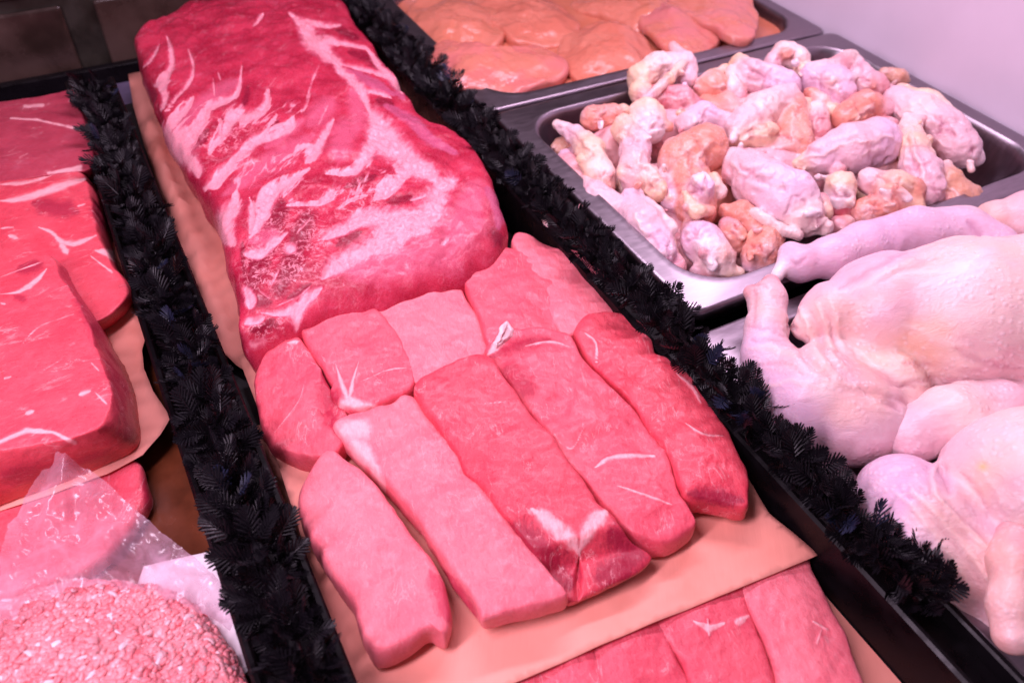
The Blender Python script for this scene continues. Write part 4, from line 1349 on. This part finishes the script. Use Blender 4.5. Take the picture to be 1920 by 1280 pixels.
def skin_folds(chs):
    """loose-skin ridges and creases running along a piece"""
    out = []
    for ch in chs:
        if len(ch) < 2 or max(a[3] for a in ch) < 18:
            continue
        p = np.array([a[:2] for a in ch], float)
        rad = np.mean([a[3] for a in ch])
        d = p[-1] - p[0]
        nrm = np.array([-d[1], d[0]]) / (np.linalg.norm(d) + 1e-6)
        for k in range(4):
            off = wr.uniform(-.75, .75) * rad
            q = smooth_line(p + nrm * off, 5)
            a, b = sorted(wr.uniform(-.1, 1.1, 2))
            q = q[int(max(0, a) * len(q)):max(int(min(1, b) * len(q)), int(max(0, a) * len(q)) + 3)]
            q = q + wr.normal(0, rad * .05, q.shape) + nrm * np.linspace(0, wr.uniform(-.5, .5) * rad, len(q))[:, None]
            if len(q) > 1:
                amp = wr.uniform(.0014, .0034) * (1 if k % 2 else -1)
                out.append((amp, [(x, y, wr.uniform(2.5, 5.5)) for x, y in q]))
        for k in range(2):                                   # a crosswise crease at a joint
            t = wr.uniform(.1, .9)
            c_ = p[0] + d * t
            q = [c_ + nrm * rad * u + d / (np.linalg.norm(d) + 1e-6) * wr.normal(0, rad * .12) for u in np.linspace(-.9, .9, 5)]
            out.append((-wr.uniform(.001, .0024), [(x, y, 3.2) for x, y in q]))
    return out


for i, (lab, ch) in enumerate(wings):
    fo = skin_folds(ch)
    ch = fleshy(ch)
    o = blob('chicken_wing', ch, M['wing'], .0014, .0042, .0010, 120, 100 + i, wrinkle=.0009, folds=fo)
    tag(o, lab, 'wing piece', WG)
# pieces buried at the bottom of the heap
for i, ch in enumerate([
        [[wp(310, 540, .010, 60, SKIN), wp(470, 460, .018, 80, PINK)]], [[wp(520, 620, .006, 90, SKIN), wp(760, 640, .008, 110, FLESH)]],
        [[wp(900, 600, .012, 120, SKIN), wp(1150, 560, .012, 110, PINK)]], [[wp(1220, 560, .012, 100, SKIN), wp(1440, 540, .014, 100, FLESH)]],
        [[wp(560, 440, .018, 80, PINK), wp(720, 400, .024, 80, SKIN)]], [[wp(800, 360, .026, 80, FLESH), wp(980, 340, .030, 80, SKIN)]],
        [[wp(1100, 400, .026, 90, PINK), wp(1240, 330, .030, 80, SKIN)]], [[wp(1330, 300, .026, 80, SKIN), wp(1480, 350, .022, 70, PINK)]],
        [[wp(640, 720, .002, 80, SKIN), wp(700, 860, .000, 70, PINK)]], [[wp(860, 820, .004, 80, FLESH), wp(960, 780, .006, 80, SKIN)]]]):
    lab = ['low wing piece under the bony left drumette', 'low wing piece under the broad front skin flap', 'low wing piece under the large bumpy flat', 'low wing piece under the pointed lavender flat', 'low wing piece under the long fat-bulged wing', 'low wing piece under the wing with the hooked end', 'low wing piece under the dark cut joint', 'low wing piece under the orange skinless piece by the warty wing', 'low wing piece beneath the split-boned drumette at the front rim', 'low wing piece beneath the curved orange strip'][i]
    o = blob('chicken_wing', fleshy(ch), M['wing'], .0020, .006, .002, 80, 180 + i, wrinkle=.0015)
    tag(o, lab, 'wing piece', WG)

# ---- whole chickens
A8, A9 = cr(1300, 340, 2.0645), cr(1560, 700, 2.2055)
FOLDS1 = [
    (-.0060, poly(A8, 9, (372, 540), (400, 610), (450, 690), (540, 770))), (-.0060, poly(A8, 8, (640, 800), (720, 830), (800, 880))), (-.0035, poly(A8, 5, (690, 800), (770, 830), (850, 870))),
    (.0045, poly(A8, 9, (420, 500), (460, 600), (490, 690), (560, 765), (660, 810))), (.0030, poly(A8, 7, (480, 470), (515, 580), (545, 680), (600, 740))),
    (.0024, poly(A8, 5, (530, 450), (560, 560), (585, 650))), (-.0022, poly(A8, 5, (455, 500), (495, 610), (520, 690))), (-.0020, poly(A8, 4, (505, 480), (540, 590), (565, 680))),
    (-.0016, poly(A8, 6, (560, 420), (680, 340), (830, 270))), (.0012, poly(A8, 7, (600, 430), (720, 360), (860, 300))), (-.0012, poly(A8, 5, (700, 400), (820, 340), (960, 300))),
    (-.0014, poly(A8, 6, (600, 640), (700, 740), (860, 800))), (.0016, poly(A8, 8, (640, 660), (760, 750), (900, 790))), (-.0014, poly(A8, 6, (760, 790), (900, 770), (1050, 760))),
    (-.0016, poly(A8, 4, (215, 620), (300, 615), (400, 650))), (.0014, poly(A8, 6, (210, 650), (300, 650), (420, 690))), (-.0014, poly(A8, 4, (200, 560), (280, 570), (350, 600))),
    (-.0012, poly(A8, 4, (260, 720), (340, 700), (440, 740))), (.0012, poly(A8, 6, (270, 800), (380, 770), (480, 800))), (-.0018, poly(A8, 4, (230, 420), (240, 480), (225, 560))),
    (-.0016, poly(A8, 4, (215, 400), (260, 395), (300, 420))), (-.0018, poly(A8, 5, (370, 300), (410, 320), (440, 290))), (-.0030, poly(A8, 7, (1060, 150), (1100, 190), (1120, 210))),
    (.0016, poly(A8, 10, (820, 560), (940, 620), (1080, 640))), (-.0014, poly(A8, 8, (820, 700), (960, 720), (1120, 740))), (-.0012, poly(A8, 6, (1000, 640), (1120, 700), (1270, 720))),
]
FOLDS2 = [
    (.0050, poly(A9, 8, (425, 375), (408, 440), (425, 505), (455, 540))), (-.0050, poly(A9, 7, (440, 372), (470, 430), (492, 500))), (-.0035, poly(A9, 5, (398, 390), (392, 450), (415, 525))),
    (.0040, poly(A9, 8, (455, 540), (540, 630), (640, 720), (700, 780))), (-.0030, poly(A9, 6, (480, 530), (570, 620), (670, 710))), (-.0024, poly(A9, 5, (430, 560), (530, 670), (620, 790))),
    (.0024, poly(A9, 7, (320, 480), (440, 580), (560, 720), (640, 850))), (-.0020, poly(A9, 5, (290, 490), (410, 590), (530, 740), (620, 880))), (.0018, poly(A9, 6, (270, 500), (380, 600), (490, 760), (580, 900))),
    (-.0018, poly(A9, 5, (350, 460), (470, 570), (590, 710))), (-.0014, poly(A9, 5, (540, 400), (600, 480), (640, 600))), (.0014, poly(A9, 7, (600, 380), (660, 460), (720, 560))),
]
CHK = 'whole raw chickens in the front pan'


def c(x, y, z, r, col=SKIN):
    return (x, y, z, r, col)


o = blob('whole_chicken', [
    [c(1512, 612, .070, 26, PALE), c(1560, 592, .074, 60), c(1660, 590, .072, 116), c(1800, 610, .070, 165, PALE), c(1940, 630, .066, 190, PALE), c(2120, 660, .06, 170)],   # body
    [c(1458, 516, .060, 11, WHITE), c(1482, 474, .064, 20, SKIN_L), c(1500, 492, .062, 34, SKIN_L)], [c(1496, 494, .062, 30, SKIN_L), c(1560, 482, .062, 37, SKIN_L), c(1620, 458, .060, 42, SKIN_L), c(1720, 438, .056, 50, SKIN_L), c(1800, 440, .052, 52, SKIN_L), c(1860, 470, .05, 50, SKIN_L)],   # far leg
    [c(1408, 548, .076, 15, PINK), c(1426, 560, .074, 28, SKIN)], [c(1444, 534, .076, 17, PINK), c(1440, 562, .074, 32, SKIN), c(1438, 612, .072, 36), c(1434, 660, .068, 42, SKIN_L)],                                  # near leg
    [c(1452, 690, .060, 56, SKIN_L), c(1515, 740, .056, 92, SKIN_L), c(1600, 782, .052, 94, SKIN), c(1664, 806, .046, 66, PALE)], [c(1560, 690, .052, 60, SKIN), c(1660, 730, .050, 80, PALE)],                        # near thigh
], M['skin'], .0021, .0065, .0007, 50, 200, wrinkle=.0005, folds=FOLDS1, tints=[(1740, 640, 60, (.82, .46, .32), .8), (1640, 690, 45, (.84, .56, .40), .7), (1870, 690, 70, (.66, .30, .36), .65), (1800, 740, 45, (.62, .30, .38), .6), (1546, 716, 32, (.92, .80, .80), .9), (1470, 690, 40, (.68, .38, .54), .6), (1560, 800, 45, (.66, .38, .52), .6), (1620, 540, 70, (.78, .46, .58), .6), (1800, 540, 60, (.88, .70, .70), .7), (1680, 430, 60, (.70, .42, .60), .5)])  # the whitest tint is a highlight painted into the skin colour
tag(o, 'whole chicken lying breast up behind the other, legs toward the wings', 'chicken', CHK)
ch1 = o
wg = blob('wing', [[c(1712, 816, .060, 52, SKIN), c(1780, 790, .064, 64, PALE), c(1870, 770, .066, 58, SKIN), c(1990, 750, .066, 52, SKIN)], [c(1730, 770, .070, 10, PALE), c(1800, 735, .074, 12, PALE), c(1880, 724, .076, 12, PALE)]], M['skin'], .0020, .006, .0009, 80, 210, wrinkle=.0006)
wg.parent = ch1
o = blob('whole_chicken', [
    [c(1800, 900, .070, 40, PALE), c(1860, 890, .072, 92, SKIN), c(1960, 930, .070, 170, PALE), c(2120, 960, .066, 200, PALE)],
    [c(1690, 934, .052, 84, SKIN_L), c(1740, 990, .050, 100, SKIN_L), c(1822, 1056, .048, 92, SKIN), c(1890, 1120, .046, 70, SKIN)],
], M['skin'], .0021, .0065, .0007, 50, 220, wrinkle=.0007, folds=FOLDS2, tints=[(1850, 920, 50, (.83, .52, .38), .8), (1890, 950, 55, (.60, .30, .46), .7), (1842, 875, 9, (.72, .46, .12), .9), (1690, 900, 45, (.68, .38, .56), .7), (1780, 1020, 50, (.84, .60, .64), .6), (1830, 1110, 50, (.66, .36, .46), .6)])
tag(o, 'front whole chicken at the pan\'s near end, cut by the picture edge', 'chicken', CHK)
lg = blob('leg', [[c(1905, 1010, .080, 34, PINK), c(1896, 1060, .080, 42, PINK), c(1892, 1130, .074, 42, SKIN), c(1900, 1185, .066, 44, SKIN)], [c(1925, 1000, .086, 14, PINK)], [c(1872, 1082, .094, 4, RED), c(1880, 1084, .094, 4, RED)]], M['skin'], .0018, .006, .0010, 70, 230, wrinkle=.0006)
lg.parent = o
o = blob('whole_chicken', [[c(1870, 415, .050, 44, SKIN), c(1940, 420, .052, 66, SKIN), c(2060, 430, .05, 80, SKIN)]], M['skin'], .0024, .008, .0012, 60, 240)
tag(o, 'third chicken barely showing behind the long leg', 'chicken', CHK)

# ---- breasts in marinade
BR = 'chicken breasts in the marinade pan'


def breast(pts, z0, th, label, col, seed, dome=.010, r=None, tilt=(0, 0), mat='breast'):
    o = slab('chicken_breast', pts, z0, th, M[mat], dome=dome, r=r or th * .8, seed=seed, rough=.0040, rscale=22, tilt=tilt, n=180, rings=36, ragged=7)
    n = len(o.data.vertices)
    a = o.data.attributes.new('Col', 'FLOAT_COLOR', 'POINT')
    a.data.foreach_set('color', np.tile(np.array([*col, 1], np.float32), n))
    tag(o, label, 'chicken breast', BR)


o = link('marinade', np.c_[rrect(.409, .875, .767, 1.108, .045, 8), np.full(36, .0265)], [list(range(36))], M['marinade'])
tag(o, 'glossy orange marinade pooled around the chicken breasts', 'marinade')
OR = (.60, .20, .125)
breast([(752, 60), (770, 18), (830, 0), (900, 4), (940, 40), (950, 80), (900, 100), (850, 100), (790, 110)], .018, .018, 'rounded orange breast at the far left of the marinade pan', OR, 301)
breast([(870, -30), (980, -40), (1060, 20), (1090, 60), (1050, 84), (980, 90), (930, 60), (890, 20)], .018, .018, 'orange breast at the far edge behind the rounded one', (.58, .175, .115), 302)
breast([(800, 128), (830, 84), (880, 82), (940, 96), (1010, 96), (1048, 120), (1058, 146), (1020, 168), (950, 178), (880, 182), (838, 174)], .023, .020, 'smooth pink breast nearest the left corner of the marinade pan', (.62, .185, .165), 303, dome=.012)
breast([(1040, 110), (1060, 72), (1130, 52), (1190, 62), (1224, 100), (1226, 136), (1180, 162), (1110, 166), (1060, 150)], .020, .018, 'round orange breast in the centre by the near rim', (.58, .175, .115), 304, dome=.013)
breast([(1080, 0), (1150, -40), (1260, -20), (1300, 40), (1290, 84), (1220, 70), (1150, 44), (1100, 30)], .017, .017, 'orange breast under the shiny pool at the far side', OR, 305)
breast([(1200, 10), (1240, -20), (1310, 30), (1348, 70), (1340, 92), (1296, 108), (1240, 92), (1206, 60)], .027, .016, 'plain pink breast slice lying under the last slice', (.60, .185, .175), 306, dome=.006)
breast([(1242, 0), (1290, -30), (1390, -20), (1424, 20), (1428, 62), (1406, 82), (1360, 76), (1300, 44)], .038, .016, 'plain pink breast slice at the right end, on top', (.62, .205, .185), 307, dome=.006, tilt=(.05, 0))

o = blob('meat_scrap', [[c(1018, 404, .050, 5, PALE), c(1024, 416, .050, 6, PALE), c(1030, 424, .049, 4, WHITE)]], M['wing'], .0006, .001, .0005, 300, 400)
tag(o, 'tiny pale scrap of meat caught on the right divider beside the back chops', 'meat scrap')
